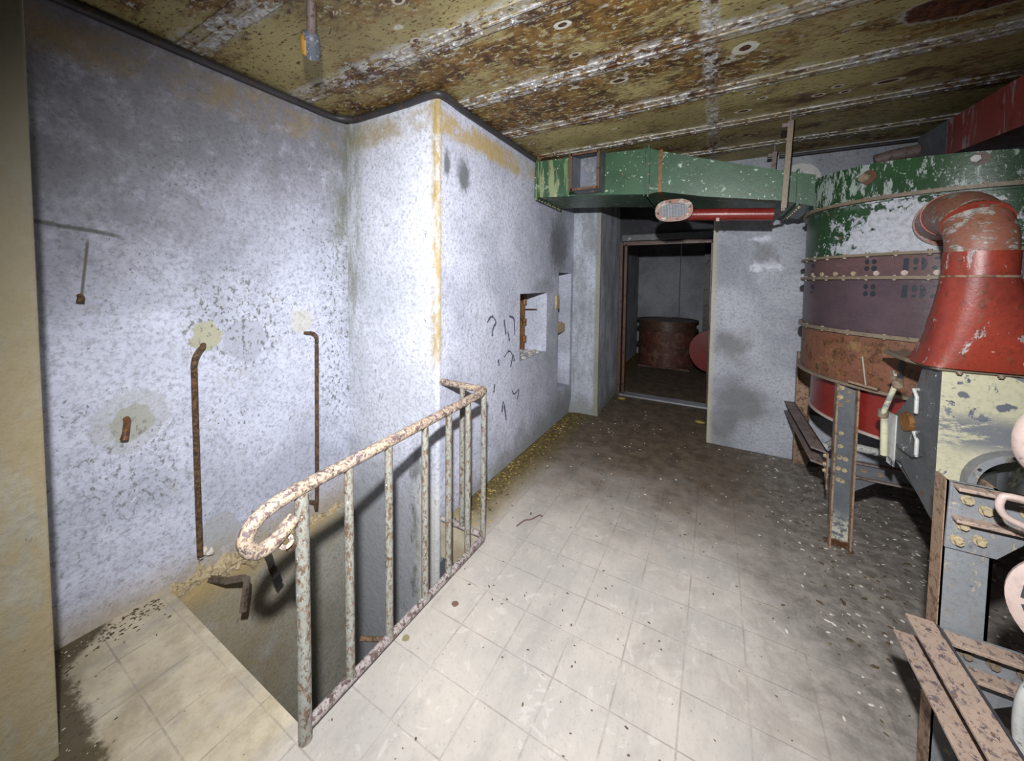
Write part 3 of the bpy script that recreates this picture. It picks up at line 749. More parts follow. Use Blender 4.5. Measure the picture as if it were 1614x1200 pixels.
# ------------------------------------------------------------------ niche contents
hg = thing('hinge_plate', 'rust brown hinged plate standing inside the wall niche', 'hinge', (XP - .40, 3.1, .815))
link('plate', nb(((XP - .60, 3.19, .815), (XP - .225, 3.24, 1.375))), M_NICHEBR, hg, bevel=.004)
for z in (.93, 1.10, 1.30):
    link('knuckle', nt([(XP - .215, 3.20, z - .03), (XP - .215, 3.20, z + .03)], .024, n=12), M_NICHEBR, hg, smooth=True)
link('pin', nt([(XP - .21, 3.20, 1.225), (XP - .09, 3.22, 1.228)], .006, n=8), M_ROD, hg)
b = bmesh.new()
for i in range(46):
    s = random.uniform(.010, .028)
    m_ = Matrix.Translation((XP - random.uniform(.02, .34), random.uniform(2.74, 3.22), .815 + s * .45)) @ Matrix.Rotation(random.uniform(0, 6), 4, 'Z') @ Matrix.Rotation(random.uniform(-.4, .4), 4, 'X') @ Matrix.Diagonal((s * 1.4, s, s * .5, 1))
    bmesh.ops.create_icosphere(b, subdivisions=1, radius=1, matrix=m_)
tag(link('niche_rubble', b, M_CHIPW), 'white plaster rubble lying on the floor of the wall niche', 'rubble', kind='stuff')
b = bmesh.new(); prism(b, [(XP - .15, 3.60, .93), (XP - .15, 3.93, .93), (XP - .15, 3.93, 1.02), (XP - .15, 3.80, 1.06), (XP - .15, 3.62, 1.0)], (.09, 0, 0))
tag(link('broken_brick', b, M_SPALL, bevel=.012), 'broken brown brick stuck in recess right of the niche', 'brick')
b = bmesh.new(); prism(b, [(XP - .158, 3.60, 1.02), (XP - .158, 3.78, 1.08), (XP - .158, 3.70, 1.16), (XP - .158, 3.60, 1.22)], (.012, 0, 0))
tag(link('rust_scrap', b, M_BROWNFRAME), 'dark rusty scrap in recess just above the broken brick', 'scrap')
tag(link('latch_stub', nb(((XP - .005, 3.47, 1.22), (XP + .018, 3.545, 1.36))), M_SPALL, bevel=.006), 'small rusty latch stub on wall strip between niche and recess', 'latch')

# ------------------------------------------------------------------ green air duct
YF, YB = 2.95, 3.49
du = thing('air_duct', 'green square sheet-metal air duct running under the ceiling to tank', 'duct', (-.4, 3.2, 2.17))
st_ = [(XP, 2.562, 2.248), (-.86, 2.54, 2.212), (-.475, 2.522, 2.175), (-.40, 2.487, 2.188), (-.10, 2.385, 2.120), (.358, 2.238, 2.045), (.52, 2.19, 1.995)]
b = bmesh.new()
loft(b, [[(x, YF, zt), (x, YF, zb), (x, YB, zb), (x, YB, zt)] for x, zt, zb in st_], caps=(True, True))
link('body', b, M_DUCT, du)
def collar(x, zt, zb, w, t, mat=M_DUCT, name='flange'):
    b = bmesh.new()
    for (a, c) in (((x - w, YF - t, zb - t), (x + w, YF, zt + t)), ((x - w, YB, zb - t), (x + w, YB + t, zt + t)),
                   ((x - w, YF, zb - t), (x + w, YB, zb)), ((x - w, YF, zt), (x + w, YB, zt + t))): box(b, a, c)
    return link(name, b, mat, du)
collar(XP + .030, 2.556, 2.246, .004, .028)
collar(-.478, 2.522, 2.176, .006, .020)
collar(-.508, 2.522, 2.176, .004, .012)
collar(-.395, 2.487, 2.188, .013, .006, M_NICHEBR, 'rust_seam')
collar(.43, 2.212, 2.02, .006, .022)
for y in [YF + .03 + .06 * i for i in range(9)]:
    hexbolt('bolt', (XP + .036, y, 2.228), (0, 0, -1), .007, .01, M_BOLT, du)
for z in (2.24, 2.32, 2.40):
    hexbolt('bolt', (-.478, YF - .014, z), (1, -.2, 0), .006, .014, M_BOLT, du)
for i in range(7): hexbolt('bolt', (.445, YF + .03 + i * .07, 2.003), (0, 0, -1), .008, .012, M_BOLTY, du)
# open branch stub
b = bmesh.new()
x0, x1, ys_, z0, z1 = -1.030, -.812, 2.75, 2.205, 2.495
lp_ = lambda x0, x1, y, z0, z1: [(x0, y, z0), (x1, y, z0), (x1, y, z1), (x0, y, z1)]
loft(b, [lp_(x0, x1, YF + .0, z0 + .02, z1 + .05), lp_(x0, x1, ys_, z0 + .02, z1)])
link('branch_stub', b, M_GREY, du)
b = bmesh.new()
loft(b, [lp_(x0 + .012, x1 - .012, ys_ + .002, z0 + .032, z1 - .012), lp_(x0 + .012, x1 - .012, YF - .004, z0 + .034, z1 + .03)], caps=(False, True))
link('stub_lining', b, M_DUCTIN, du)
b = bmesh.new()
for a, c in (((x0 - .012, ys_ - .004, z0 + .01), (x0 + .012, ys_ + .006, z1 + .01)), ((x1 - .008, ys_ - .004, z0 + .01), (x1 + .01, ys_ + .006, z1 + .01)), ((x0, ys_ - .004, z0 + .012), (x1, ys_ + .006, z0 + .03)), ((x0, ys_ - .004, z1 - .008), (x1, ys_ + .006, z1 + .008))): box(b, a, c)
link('stub_rim', b, M_BROWNFRAME, du)

def hanger(x, y, z0, z1, label, foot=True):
    t = thing('duct_hanger', label, 'hanger', (x, y, z1), 'rusty hangers carrying the green duct')
    b = bmesh.new()
    dx = -.018
    prism(b, [(x - .014, y, z1), (x + .022, y, z1), (x + .022 + dx, y, z0), (x - .014 + dx, y, z0)], (0, .006, 0))
    prism(b, [(x + .016, y, z1), (x + .022, y, z1), (x + .022 + dx, y, z0), (x + .016 + dx, y, z0)], (0, .03, 0))
    link('strap', b, M_FLANGE if foot else M_BEAM, t)
    link('top_tab', nb(((x - .045, y - .002, z1 - .035), (x + .012, y + .03, z1 - .012))), M_BEAM, t)
    if foot:
        b = nb(((x - .032, y - .01, z0 - .02), (x - .012, 3.5, z0 - .002)))
        link('foot_strap', b, M_BEAM, t)
        link('stub', nt([(x, y + .015, z1), (x, y + .015, H)], .006, n=6), M_BEAM, t)
    else:
        link('stub', nt([(x, y + .015, z1 - .01), (x, y + .015, H)], .006, n=6), M_BEAM, t)
    return t
hanger(.375, 2.90, 1.99, 2.535, 'rusty angle iron hanger in front of the green duct, nearer one')
hanger(.36, 3.50, 2.15, 2.53, 'short dark hanger behind green duct under the ceiling', False)
tag(link('conduit_pipe', nt([(.42, 3.78, 2.565), (1.3, 3.78, 2.56)], .012, n=8), M_DARK), 'thin dark conduit under ceiling behind the tank cover', 'pipe')
b = nt([(.53, 3.55, 2.30), (.53, 3.63, 2.30)], .13, n=28)
tag(link('round_cover', b, M_WHITEPIPE, smooth=True), 'pale round disc peeking over the duct beside the hanger', 'disc')

# ------------------------------------------------------------------ red outlet pipe with oval mesh mouth
rp = thing('outlet_pipe', 'red pipe with oval mesh mouth above the doorway under green duct', 'pipe', (-.30, 3.05, 2.04))
C0 = Vector((-.300, 2.99, 2.046))
def oval(c, a, bz, n=32, p=2.6, dy=0):
    return [(c.x + a * math.copysign(abs(cos(t)) ** (2 / p), cos(t)), c.y + dy, c.z + bz * math.copysign(abs(sin(t)) ** (2 / p), sin(t)) + .0) for t in [2 * pi * i / n for i in range(n)]]
b = bmesh.new(); loft(b, [oval(C0, .130, .083), oval(C0, .130, .083, dy=.012), oval(C0, .094, .052, dy=.012), oval(C0, .094, .052), oval(C0, .130, .083)])
link('flange', b, M_ELBOW, rp, smooth=True)
b = bmesh.new(); loft(b, [oval(C0, .096, .054, dy=.006), oval(C0, .096, .054, dy=.008)], caps=(True, True))
link('mesh_screen', b, M_MESH, rp)
for i in range(8):
    t = 2 * pi * (i + .3) / 8
    hexbolt('bolt', (C0.x + .112 * cos(t), C0.y - .001, C0.z + .067 * sin(t)), (0, -1, 0), .006, .008, M_BOLTY if i % 2 else M_DARK, rp)
b = bmesh.new(); loft(b, [oval(C0, .118, .070, dy=.010), oval(C0, .108, .066, dy=.06), oval(C0 + Vector((.03, 0, 0)), .06, .045, dy=.11)], caps=(False, True))
link('mouth_body', b, M_RED, rp, smooth=True)
b = nt([(-.29, 3.06, 2.024), (-.18, 3.09, 2.020), (-.03, 3.10, 2.012), (.325, 3.10, 1.985)], .043, n=18)
tube(b, [(.03, 3.10, 2.008), (.05, 3.10, 2.006)], .048, n=18)
link('pipe', b, M_RED, rp, smooth=True)
link('clip', nb(((-.02, 3.06, 1.955), (.0, 3.08, 1.98))), M_RED, rp)

# red duct in the ceiling corner
rd = thing('red_duct', 'dark red streaked square duct at upper right under the ceiling', 'duct', (1.25, 3.0, 2.3))
b = bmesh.new()
loft(b, [[(1.185, 2.20, 2.44), (1.185, 2.20, 2.17), (1.6, 2.20, 2.17), (1.6, 2.20, 2.44)],
         [(1.2, 2.62, 2.475), (1.2, 2.62, 2.24), (1.6, 2.62, 2.24), (1.6, 2.62, 2.475)],
         [(1.2, 3.28, 2.513), (1.2, 3.28, 2.30), (1.6, 3.28, 2.30), (1.6, 3.28, 2.513)]], caps=(True, True))
link('body', b, M_REDRUN, rd)
b = bmesh.new()
loft(b, [[(1.198, 3.28, 2.515), (1.198, 3.28, 2.298), (1.6, 3.28, 2.298), (1.6, 3.28, 2.515)],
         [(1.2, 3.66, 2.54), (1.2, 3.66, 2.40), (1.5, 3.66, 2.40), (1.5, 3.66, 2.54)]], caps=(True, True))
link('transition', b, M_DUCTIN, rd)
link('end_pipe', nt([(1.28, 3.62, 2.45), (1.10, 3.72, 2.45), (1.0, 3.74, 2.43)], .045, n=14), M_BEAM, rd, smooth=True)

# ------------------------------------------------------------------ filter tank
CX, CY, RB, RF = 1.243, 3.077, .725, .747
tk = thing('filter_tank', 'large round filter tank of green and brown rings on a grey stand', 'tank', (CX, CY, .70))
NS = 96
def circ(r, z, tilt=0):
    return [(CX + r * cos(a), CY + r * sin(a), z - tilt * (CX + r * cos(a) - .62)) for a in [2 * pi * i / NS for i in range(NS)]]
def shell(name, r, z0, z1, mat, tilt0=0, tilt1=0, caps=(False, False)):
    b = bmesh.new(); loft(b, [circ(r, z0, tilt0), circ(r, z1, tilt1)], caps=caps); return link(name, b, mat, tk, smooth=True)
def flange(z, r, mat, h=.007, tilt=0, w=.05):
    b = bmesh.new(); loft(b, [circ(r - w, z - h, tilt), circ(r, z - h, tilt), circ(r, z + h, tilt), circ(r - w, z + h, tilt)])
    return link('flange', b, mat, tk, smooth=True)
shell('bottom_pan', .665, .695, .95, M_RED, caps=(True, False))
b = bmesh.new(); loft(b, [circ(.655, .685), circ(.674, .685), circ(.674, .700), circ(.655, .700)])
link('pan_rim', b, M_PINKL, tk, smooth=True)
shell('ring', RB, .95, 1.24, M_RUSTP)
shell('ring', RB, 1.24, 1.54, M_BROWN2)
shell('ring', RB, 1.54, 1.66, M_BROWN)
shell('upper_body', RB - .002, 1.66, 1.96, M_TGREEN, 0, .045)
shell('cover', RB + .008, 1.958, 2.145, M_TGREEN, .045, .16, caps=(False, True))
flange(.952, RF, M_FLANGE, .008); flange(1.24, RF, M_FLANGE, .010); flange(1.54, RF, M_FLANGE, .008); flange(1.66, RF, M_FLANGE, .007)
flange(1.952, RF, M_FLANGE, .009, .045)
flange(1.935, RB + .012, M_TGREEN, .004, .045)
def on_cyl(a, z, r): return Vector((CX + r * cos(radians(a)), CY + r * sin(radians(a)), z))
for zf, rr, stepd, m_ in ((1.66, .748, 9, M_BOLT), (1.54, .748, 9, M_BOLT), (1.24, .752, 13, M_BOLT)):
    a = -184
    while a < -88:
        p = on_cyl(a, zf, RF - .009)
        b = nt([p + Vector((0, 0, -.015)), p + Vector((0, 0, .014))], .009, n=6)
        link('bolt', b, m_, tk)
        a += stepd
a = -170
while a < -95:                                   # pale washers above the second flange
    n_ = Vector((cos(radians(a)), sin(radians(a)), 0)); p = on_cyl(a, 1.563, RB)
    link('washer', nt([p, p + n_ * .006], .013, n=14), M_PINKL if a > -140 else M_BOLTY, tk); a += 8.5
a = -178
while a < -90:
    n_ = Vector((cos(radians(a)), sin(radians(a)), 0)); p = on_cyl(a, 1.966 - .045 * (CX + RF * cos(radians(a)) - .62), RF - .008)
    link('bolt', nt([p + Vector((0, 0, -.022)), p + Vector((0, 0, .0))], .007, n=6), M_BOLT, tk); a += 6.2
# big cap bolts on the cover
for a, z, s in ((-141.5, 2.068, 1.0), (-112, 2.055, .75)):
    n_ = Vector((cos(radians(a)), sin(radians(a)), 0)); p = on_cyl(a, z, RB + .006)
    t_ = Vector((-n_.y, n_.x, 0))
    link('cap_washer', nt([p + t_ * .016 * s, p + t_ * .016 * s + n_ * .006], .037 * s, n=20), M_BROWNFRAME, tk, smooth=False)
    link('cap_bolt', nt([p, p + n_ * .016, p + n_ * .026], [.026 * s, .026 * s, .021 * s], n=6), M_FLANGE if s == 1 else M_WHITEPIPE, tk)
# riveted patch on the rusty ring
def curved_poly(pts, mat, name, parent, r=RB + .0022, th=.002):
    b = bmesh.new(); P = []
    for i in range(len(pts)):
        (a0, z0), (a1, z1) = pts[i], pts[(i + 1) % len(pts)]
        nn = max(1, int(abs(a1 - a0) / .8))
        for k in range(nn): P.append((a0 + (a1 - a0) * k / nn, z0 + (z1 - z0) * k / nn))
    prism(b, [on_cyl(a, z, r) for a, z in P], on_cyl(sum(p[0] for p in P) / len(P), 0, th) - Vector((CX, CY, 0)))
    bmesh.ops.triangulate(b, faces=[f for f in b.faces if len(f.verts) > 4])
    return link(name, b, mat, parent)
curved_poly([(-141, 1.02), (-135.5, 1.02), (-135.5, 1.13), (-141, 1.13)], M_RUSTP, 'patch_plate', tk)
for a in (-140.2, -136.3):
    for z in (1.04, 1.11):
        n_ = Vector((cos(radians(a)), sin(radians(a)), 0)); p = on_cyl(a, z, RB + .004)
        link('rivet', nt([p, p + n_ * .004, p + n_ * .007], [.010, .009, .004], n=10), M_RUSTP, tk, smooth=True)
b = bmesh.new(); prism(b, [on_cyl(-142, .962, .74), on_cyl(-132, .965, .745), on_cyl(-131, .972, .80), on_cyl(-141, .975, .785)], (0, 0, .012))
link('torn_shim', b, M_EDGE, tk)
link('shim_strut', nt([on_cyl(-136.2, .975, .757), on_cyl(-138.6, 1.12, .742)], .005, n=6), M_FLANGE, tk)
# stencilled date in the way of the real one: 2  8  195
SC_ = 180 / (pi * RB)
def blob(ac, zc, w, h, n=12, half=0):
    out = []
    for i in range(n):
        t = 2 * pi * i / n; x, y = cos(t), sin(t)
        if half and x < 0: x = 0
        out.append((ac + x * w * SC_, zc + y * h))
    return out
def glyph(ch, a, z, s=1.0):
    S = []
    if ch == '8': S = [blob(a - .017 * SC_, z + .020 * s, .010, .014 * s), blob(a + .015 * SC_, z + .020 * s, .010, .014 * s), blob(a - .017 * SC_, z - .017 * s, .011, .014 * s), blob(a + .016 * SC_, z - .017 * s, .012, .015 * s)]
    if ch == '1': S = [[(a - .010 * SC_, z - .032 * s), (a + .011 * SC_, z - .032 * s), (a + .011 * SC_, z + .032 * s), (a - .006 * SC_, z + .030 * s)]]
    if ch == '9': S = [blob(a - .017 * SC_, z + .014 * s, .009, .018 * s), blob(a + .002 * SC_, z + .0, .020, .033 * s, half=1), blob(a - .018 * SC_, z - .022 * s, .009, .008 * s)]
    if ch == '5': S = [[(a - .022 * SC_, z + .021 * s), (a + .022 * SC_, z + .021 * s), (a + .022 * SC_, z + .033 * s), (a - .022 * SC_, z + .033 * s)], blob(a - .020 * SC_, z - .020 * s, .010, .010 * s), blob(a + .010 * SC_, z - .012 * s, .014, .018 * s)]
    if ch == '2': S = [blob(a - .014 * SC_, z + .016 * s, .008, .012 * s), blob(a + .014 * SC_, z + .012 * s, .010, .018 * s), blob(a - .004 * SC_, z - .022 * s, .013, .008 * s)]
    for poly in S: curved_poly(poly, M_STENCIL, 'stencil_digit', tk, RB + .0012, .0008)
for z, s in ((1.605, .95), (1.473, 1.0)):
    glyph('2', -170.2, z, s); glyph('8', -138.3, z, s); glyph('1', -127.4, z, s); glyph('9', -123.3, z, s); glyph('5', -118.2, z, s)
curved_poly([(-127.9, 1.085), (-126.6, 1.075), (-125.6, 1.11), (-127.2, 1.14)], M_STENCIL, 'stencil_digit', tk, RB + .0012, .0008)
curved_poly([(-127.9, 1.02), (-126.1, 1.02), (-126.1, 1.065), (-127.9, 1.065)], M_STENCIL, 'stencil_digit', tk, RB + .0012, .0008)

# inlet elbow, cone and cream chute
ip = thing('inlet_chute', 'red cone and elbow pipe standing on cream box in front of tank', 'chute', (.95, 2.1, .7))
EA = Vector((.896, 2.452, 1.795)); en = Vector((-.18, -.98, 0)).normalized()
link('elbow_flange', nt([EA + Vector((.02, 0, 0)) + en * .01, EA + Vector((.02, 0, 0)) + en * .022], .112, n=36), M_ELBOW, ip, smooth=True)
AX = Vector((.828, 1.985, 1.62))
el = [EA + en * .01, EA + en * .10, EA + en * .20 + Vector((-.008, 0, .005)), Vector((.838, 2.13, 1.785)), Vector((.832, 2.03, 1.735)), Vector((.828, 1.99, 1.67)), AX]
for i, (sl, nm, mt_) in enumerate(((el[:3], 'elbow_segment', M_ELBOW), (el[2:5], 'elbow_segment', M_ELBOW), (el[4:], 'elbow_segment', M_ELBOW))):
    link(nm, nt(smooth_pts(sl, 4), .087, n=32, caps=False), mt_, ip, smooth=True)
for p, d in ((el[2], el[3] - el[1]), (el[4], el[5] - el[3])):
    d = d.normalized(); link('seam_ring', nt([p - d * .005, p + d * .005], .0905, n=32), M_REDSEAM, ip, smooth=True)
link('collar', nt([(.828, 1.985, 1.535), (.828, 1.985, 1.625)], .090, n=32), M_REDCONE, ip, smooth=True)
def rrect(cx, cy, hw, hd, z, p, n=40):
    return [(cx + hw * math.copysign(abs(cos(t)) ** (2 / p), cos(t)), cy + hd * math.copysign(abs(sin(t)) ** (2 / p), sin(t)), z) for t in [2 * pi * i / n + .001 for i in range(n)]]
b = bmesh.new()
loft(b, [rrect(.828, 1.985, .090, .090, 1.54, 2), rrect(.842, 1.998, .115, .096, 1.42, 2.3), rrect(.862, 2.015, .148, .107, 1.30, 3), rrect(.885, 2.035, .186, .118, 1.215, 4), rrect(.89, 2.045, .200, .122, 1.20, 5)])
link('cone', b, M_REDCONE, ip, smooth=True)
link('seam_ring', nt([(.828, 1.985, 1.532), (.828, 1.985, 1.540)], .0935, n=32), M_EDGE, ip, smooth=True)
# flange plate
fp = [(.725, 1.945), (1.20, 1.945), (1.20, 2.30), (.68, 2.30), (.685, 2.09)]
b = bmesh.new(); prism(b, [(x, y, 1.187) for x, y in fp], (0, 0, .016)); link('box_flange', b, M_FLANGE, ip, bevel=.003)
for x in (.78, .88, .98): hexbolt('bolt', (x, 1.942, 1.186), (0, -.3, -1), .006, .008, M_BOLT, ip)
# chute front with a round outlet
XB0, XB1, YFB = .745, 1.18, 1.965
cx_, cz_, ro, ri = .945, .785, .138, .112
b = bmesh.new()
def sq(t, x0, x1, z0, z1, c):
    dx, dz = cos(t), sin(t); kx = ((x1 if dx > 0 else x0) - c[0]) / dx if abs(dx) > 1e-9 else 9e9; kz = ((z1 if dz > 0 else z0) - c[1]) / dz if abs(dz) > 1e-9 else 9e9
    k_ = min(kx, kz); return (c[0] + dx * k_, c[1] + dz * k_)
ang = sorted([2 * pi * i / 48 for i in range(48)] + [math.atan2(z - cz_, x - cx_) % (2 * pi) for x in (XB0, XB1) for z in (.60, 1.187)])
outer = [(*sq(t, XB0, XB1, .60, 1.187, (cx_, cz_)),) for t in ang]
loft(b, [[(x, YFB, z) for x, z in outer], [(cx_ + ri * cos(t), YFB, cz_ + ri * sin(t)) for t in ang], [(cx_ + ri * cos(t), YFB + .16, cz_ + ri * sin(t)) for t in ang]], caps=(False, True))
link('box_front', b, M_CREAM, ip)
b = bmesh.new()
cc = lambda r, y: [(cx_ + r * cos(t), y, cz_ + r * sin(t)) for t in [2 * pi * i / 48 for i in range(48)]]
loft(b, [cc(ro, YFB + .001), cc(ro, YFB - .045), cc(ri + .006, YFB - .05), cc(ri, YFB + .002)])
link('outlet_ring', b, M_LEG2, ip, smooth=True)
for t in (60, 105, 150): hexbolt('bolt', (cx_ + .128 * cos(radians(t)), YFB - .047, cz_ + .128 * sin(radians(t))), (0, -1, 0), .004, .004, M_DARK, ip)
b = bmesh.new(); prism(b, [(.86, 2.10, .70), (1.04, 2.10, .70), (1.04, 2.10, .79), (.99, 2.10, .86), (.93, 2.10, .84)], (0, .01, 0))
prism(b, [(.84, 1.99, .70), (.95, 2.09, .70), (.95, 2.09, .80), (.86, 2.0, .80)], (.004, 0, 0))
link('outlet_baffle', b, M_LEG, ip)
sdir = Vector((-.16, .987, 0)).normalized()
sp_ = lambda s, z: Vector((XB0, YFB, 0)) + sdir * s + Vector((0, 0, z))
side = [(0, 1.187), (.10, 1.18), (.13, 1.08), (.25, .93), (.27, .73), (.20, .74), (0, .60)]
b = bmesh.new(); prism(b, [sp_(s, z) for s, z in side], (.012, .002, 0)); link('side_panel', b, M_GREY, ip)
b = bmesh.new(); prism(b, [(XB0 + .01, YFB + .01, .60), (XB1, YFB + .01, .60), (XB1, 2.36, .72), (XB0 - .03, 2.23, .73)], (0, 0, .01)); link('box_bottom', b, M_GREY, ip)
b = bmesh.new(); prism(b, [(XB1 - .01, YFB, .60), (XB1 - .01, 2.4, .72), (XB1 - .01, 2.4, 1.187), (XB1 - .01, YFB, 1.187)], (.01, 0, 0)); link('side_panel', b, M_CREAM, ip)
# clamp rod, wing nut, rust disc, hooks on the side panel
o3 = Vector((-.02, -.003, 0))
link('clamp_rod', nt([sp_(.19, 1.085) + o3 * 1.6, sp_(.245, .93) + o3 * 2.2], .010, n=10), M_CREAM, ip, smooth=True)
link('clamp_rod', nt([sp_(.262, .925) + o3 * 1.5, sp_(.272, .735) + o3], .013, n=10), M_CREAM, ip, smooth=True)
link('clamp_collar', nt([sp_(.25, .945) + o3 * 2, sp_(.255, .915) + o3 * 2], .018, n=12), M_FLANGE, ip, smooth=True)
wn = link('clamp_knob', nt([sp_(.185, 1.07) + o3 * 1.4, sp_(.18, 1.10) + o3 * 1.8], .018, n=12), M_BOLT, ip, smooth=True)
for a in range(5):
    t = radians(72 * a + 18); q = sp_(.19, 1.115) + o3 * 2
    link('wing', nt([q, q + Vector((-.004, .022 * cos(t), .022 * sin(t)))], [.005, .006], n=6), M_FLANGE, ip)
q = sp_(.165, .93) + Vector((-.006, 0, 0)); link('rust_disc', nt([q + Vector((.01, 0, 0)), q + Vector((-.006, -.001, 0))], .040, n=22), M_NICHEBR, ip, smooth=False)
for s, z in ((.085, 1.06), (.07, .89)):
    link('hook', nt([sp_(s + .03, z + .02), sp_(s + .02, z + .02) + o3, sp_(s, z - .005) + o3, sp_(s, z - .07) + o3], .0065, n=8), M_WHITEPIPE, ip, smooth=True)
b = bmesh.new(); prism(b, [sp_(.06, .83), sp_(.17, .84), sp_(.16, .825), sp_(.07, .82)], (-.03, 0, -.006)); link('drip_lip', b, M_GREY, ip)
b = bmesh.new(); prism(b, [sp_(.235, .93) , sp_(.285, .93), sp_(.285, .70), sp_(.235, .70)], (-.004, 0, 0)); link('edge_strip', b, M_WHITEPIPE, ip)

# ------------------------------------------------------------------ stands
def channel_leg(st, x, y, mat, zt=.945, w=.096, d=.05, foot=True):
    b = nb(((x, y + .01, .0), (x + w, y + .018, zt)))
    l = link('leg', b, mat, st)
    link('flange_edge', nb(((x, y - d + .02, 0), (x + .008, y + .012, zt)), ((x + w - .008, y - d + .02, 0), (x + w, y + .012, zt))), M_EDGE, l)
    return l
def beam_x(st, x0, x1, y, z0, z1, d, mat_web, mat_fl, name='beam'):
    w = link(name, nb(((x0, y - .004, z0), (x1, y + .004, z1))), mat_web, st)
    link('beam_flange', nb(((x0, y - d, z1 - .010), (x1, y - .003, z1)), ((x0, y - d, z0), (x1, y - .003, z0 + .010))), mat_fl, w, bevel=.002)
    return w
def beam_y(st, x, y0, y1, z0, z1, d, mat_web, mat_fl, cut=.05, dlow=None):
    w = link('beam', nb(((x - .004, y0, z0), (x + .004, y1, z1))), mat_web, st)
    b = bmesh.new()
    for z in (z0, z1 - .010):
        dd = (dlow or d) if z == z0 else d
        prism(b, [(x, y0 - .0, z), (x - dd, y0 + cut, z), (x - dd, y1, z), (x, y1, z)], (0, 0, .010))
    link('beam_flange', b, mat_fl, w, bevel=.002)
    return w
s1 = thing('tank_stand', 'grey riveted steel stand beneath the round filter tank', 'stand', (.65, 2.70, 0), 'steel tank stands')
channel_leg(s1, .605, 2.675, M_LEG); channel_leg(s1, .60, 3.775, M_EDGE); channel_leg(s1, 1.75, 2.70, M_LEG); channel_leg(s1, 1.75, 3.775, M_LEG)
beam_y(s1, .598, 2.74, 3.79, .425, .515, .068, M_DARK, M_BEAM)
beam_x(s1, .70, 1.76, 2.705, .42, .512, .03, M_LEG, M_BEAM)
beam_x(s1, .70, 1.76, 2.715, .845, .947, .03, M_EDGE, M_EDGE)
beam_x(s1, .69, 1.76, 3.78, .43, .51, .03, M_LEG, M_BEAM)
g1 = bmesh.new(); prism(g1, [(.70, 2.695, .94), (.84, 2.695, .94), (.84, 2.695, .885), (.80, 2.695, .845), (.712, 2.695, .775), (.70, 2.695, .775)], (0, .008, 0)); link('gusset', g1, M_LEG, s1)
g1 = bmesh.new(); prism(g1, [(.70, 2.698, .50), (.90, 2.698, .50), (.90, 2.698, .42), (.81, 2.698, .418), (.70, 2.698, .325)], (0, .006, 0)); link('gusset', g1, M_LEG, s1)
g1 = bmesh.new(); prism(g1, [(.600, 2.72, .515), (.600, 2.80, .515), (.600, 2.80, .42), (.600, 2.72, .30)], (-.006, 0, 0)); link('gusset', g1, M_EDGE, s1)
link('brace', nt([(.68, 2.72, .585), (1.0, 2.76, .545), (1.2, 2.80, .53)], .022, n=12), M_WHITEPIPE, s1, smooth=True)
link('brace', nt([(.64, 3.0, .46), (.82, 3.30, .46)], .018, n=10), M_WHITEPIPE, s1, smooth=True)
for x, z in ((.635, .92), (.665, .90), (.632, .865), (.662, .85), (.630, .82), (.642, .66), (.64, .585), (.64, .52), (.665, .515), (.636, .455), (.663, .45), (.640, .39), (.655, .385)):
    hexbolt('bolt', (x, 2.684, z), (0, -1, 0), .0085, .010, M_BOLTY if z < .7 or random.random() < .4 else M_BOLT, s1)
for x, z in ((.735, .915), (.80, .905), (.765, .885), (.745, .465), (.815, .46)): hexbolt('bolt', (x, 2.694, z), (0, -1, 0), .010, .010, M_BOLT, s1)
for y, z in ((2.75, .49), (2.75, .44), (2.75, .40)): hexbolt('bolt', (.593, y, z), (-1, 0, 0), .009, .012, M_BOLTY, s1)
# rusted foot
b = bmesh.new()
for i in range(22):
    m_ = Matrix.Translation((random.uniform(.60, .71), 2.70 + random.uniform(-.05, .03), .008)) @ Matrix.Rotation(i, 4, 'Z') @ Matrix.Diagonal((.016, .010, .010, 1))
    bmesh.ops.create_icosphere(b, subdivisions=1, radius=1, matrix=m_)
link('rust_scale', b, M_BROWNFRAME, s1)

s2 = thing('tank_stand', 'pinkish grey steel stand close by at the right edge', 'stand', (.60, 1.52, 0), 'steel tank stands')
l2 = link('leg', nb(((.592, 1.500, 0), (.688, 1.508, .945))), M_LEG2, s2)
link('flange_edge', nb(((.590, 1.500, 0), (.597, 1.558, .945)), ((.681, 1.500, 0), (.688, 1.558, .945))), M_EDGE, l2)
beam_x(s2, .60, 1.7, 1.492, .845, .945, .034, M_LEG2, M_PINK)
beam_x(s2, .60, 1.7, 1.492, .42, .512, .050, M_LEG2, M_PINK)
beam_y(s2, .592, .42, 1.51, .44, .512, .064, M_DARK, M_PINK, cut=.0, dlow=.088)
g1 = bmesh.new(); prism(g1, [(.596, 1.490, .945), (.80, 1.490, .945), (.80, 1.490, .84), (.738, 1.490, .815), (.69, 1.490, .755), (.592, 1.490, .755)], (0, .006, 0)); link('gusset', g1, M_LEG2, s2)
g1 = bmesh.new(); prism(g1, [(.60, 1.490, .50), (.80, 1.490, .50), (.80, 1.490, .39), (.744, 1.490, .366), (.686, 1.490, .318), (.60, 1.490, .318)], (0, .006, 0)); link('gusset', g1, M_LEG2, s2)
link('leg', nb(((.592, .40, 0), (.688, .455, .945))), M_LEG2, s2)
link('end_tab', nb(((.520, 1.47, .418), (.592, 1.515, .424)), ), M_PINK, s2)
for x, z in ((.627, .905), (.662, .885), (.735, .900), (.622, .831), (.614, .783), (.655, .797), (.645, .465), (.695, .462), (.75, .46)):
    hexbolt('bolt', (x, 1.488, z), (0, -1, 0), .0095, .015, M_BOLTY if z > .7 else M_FLANGE, s2)

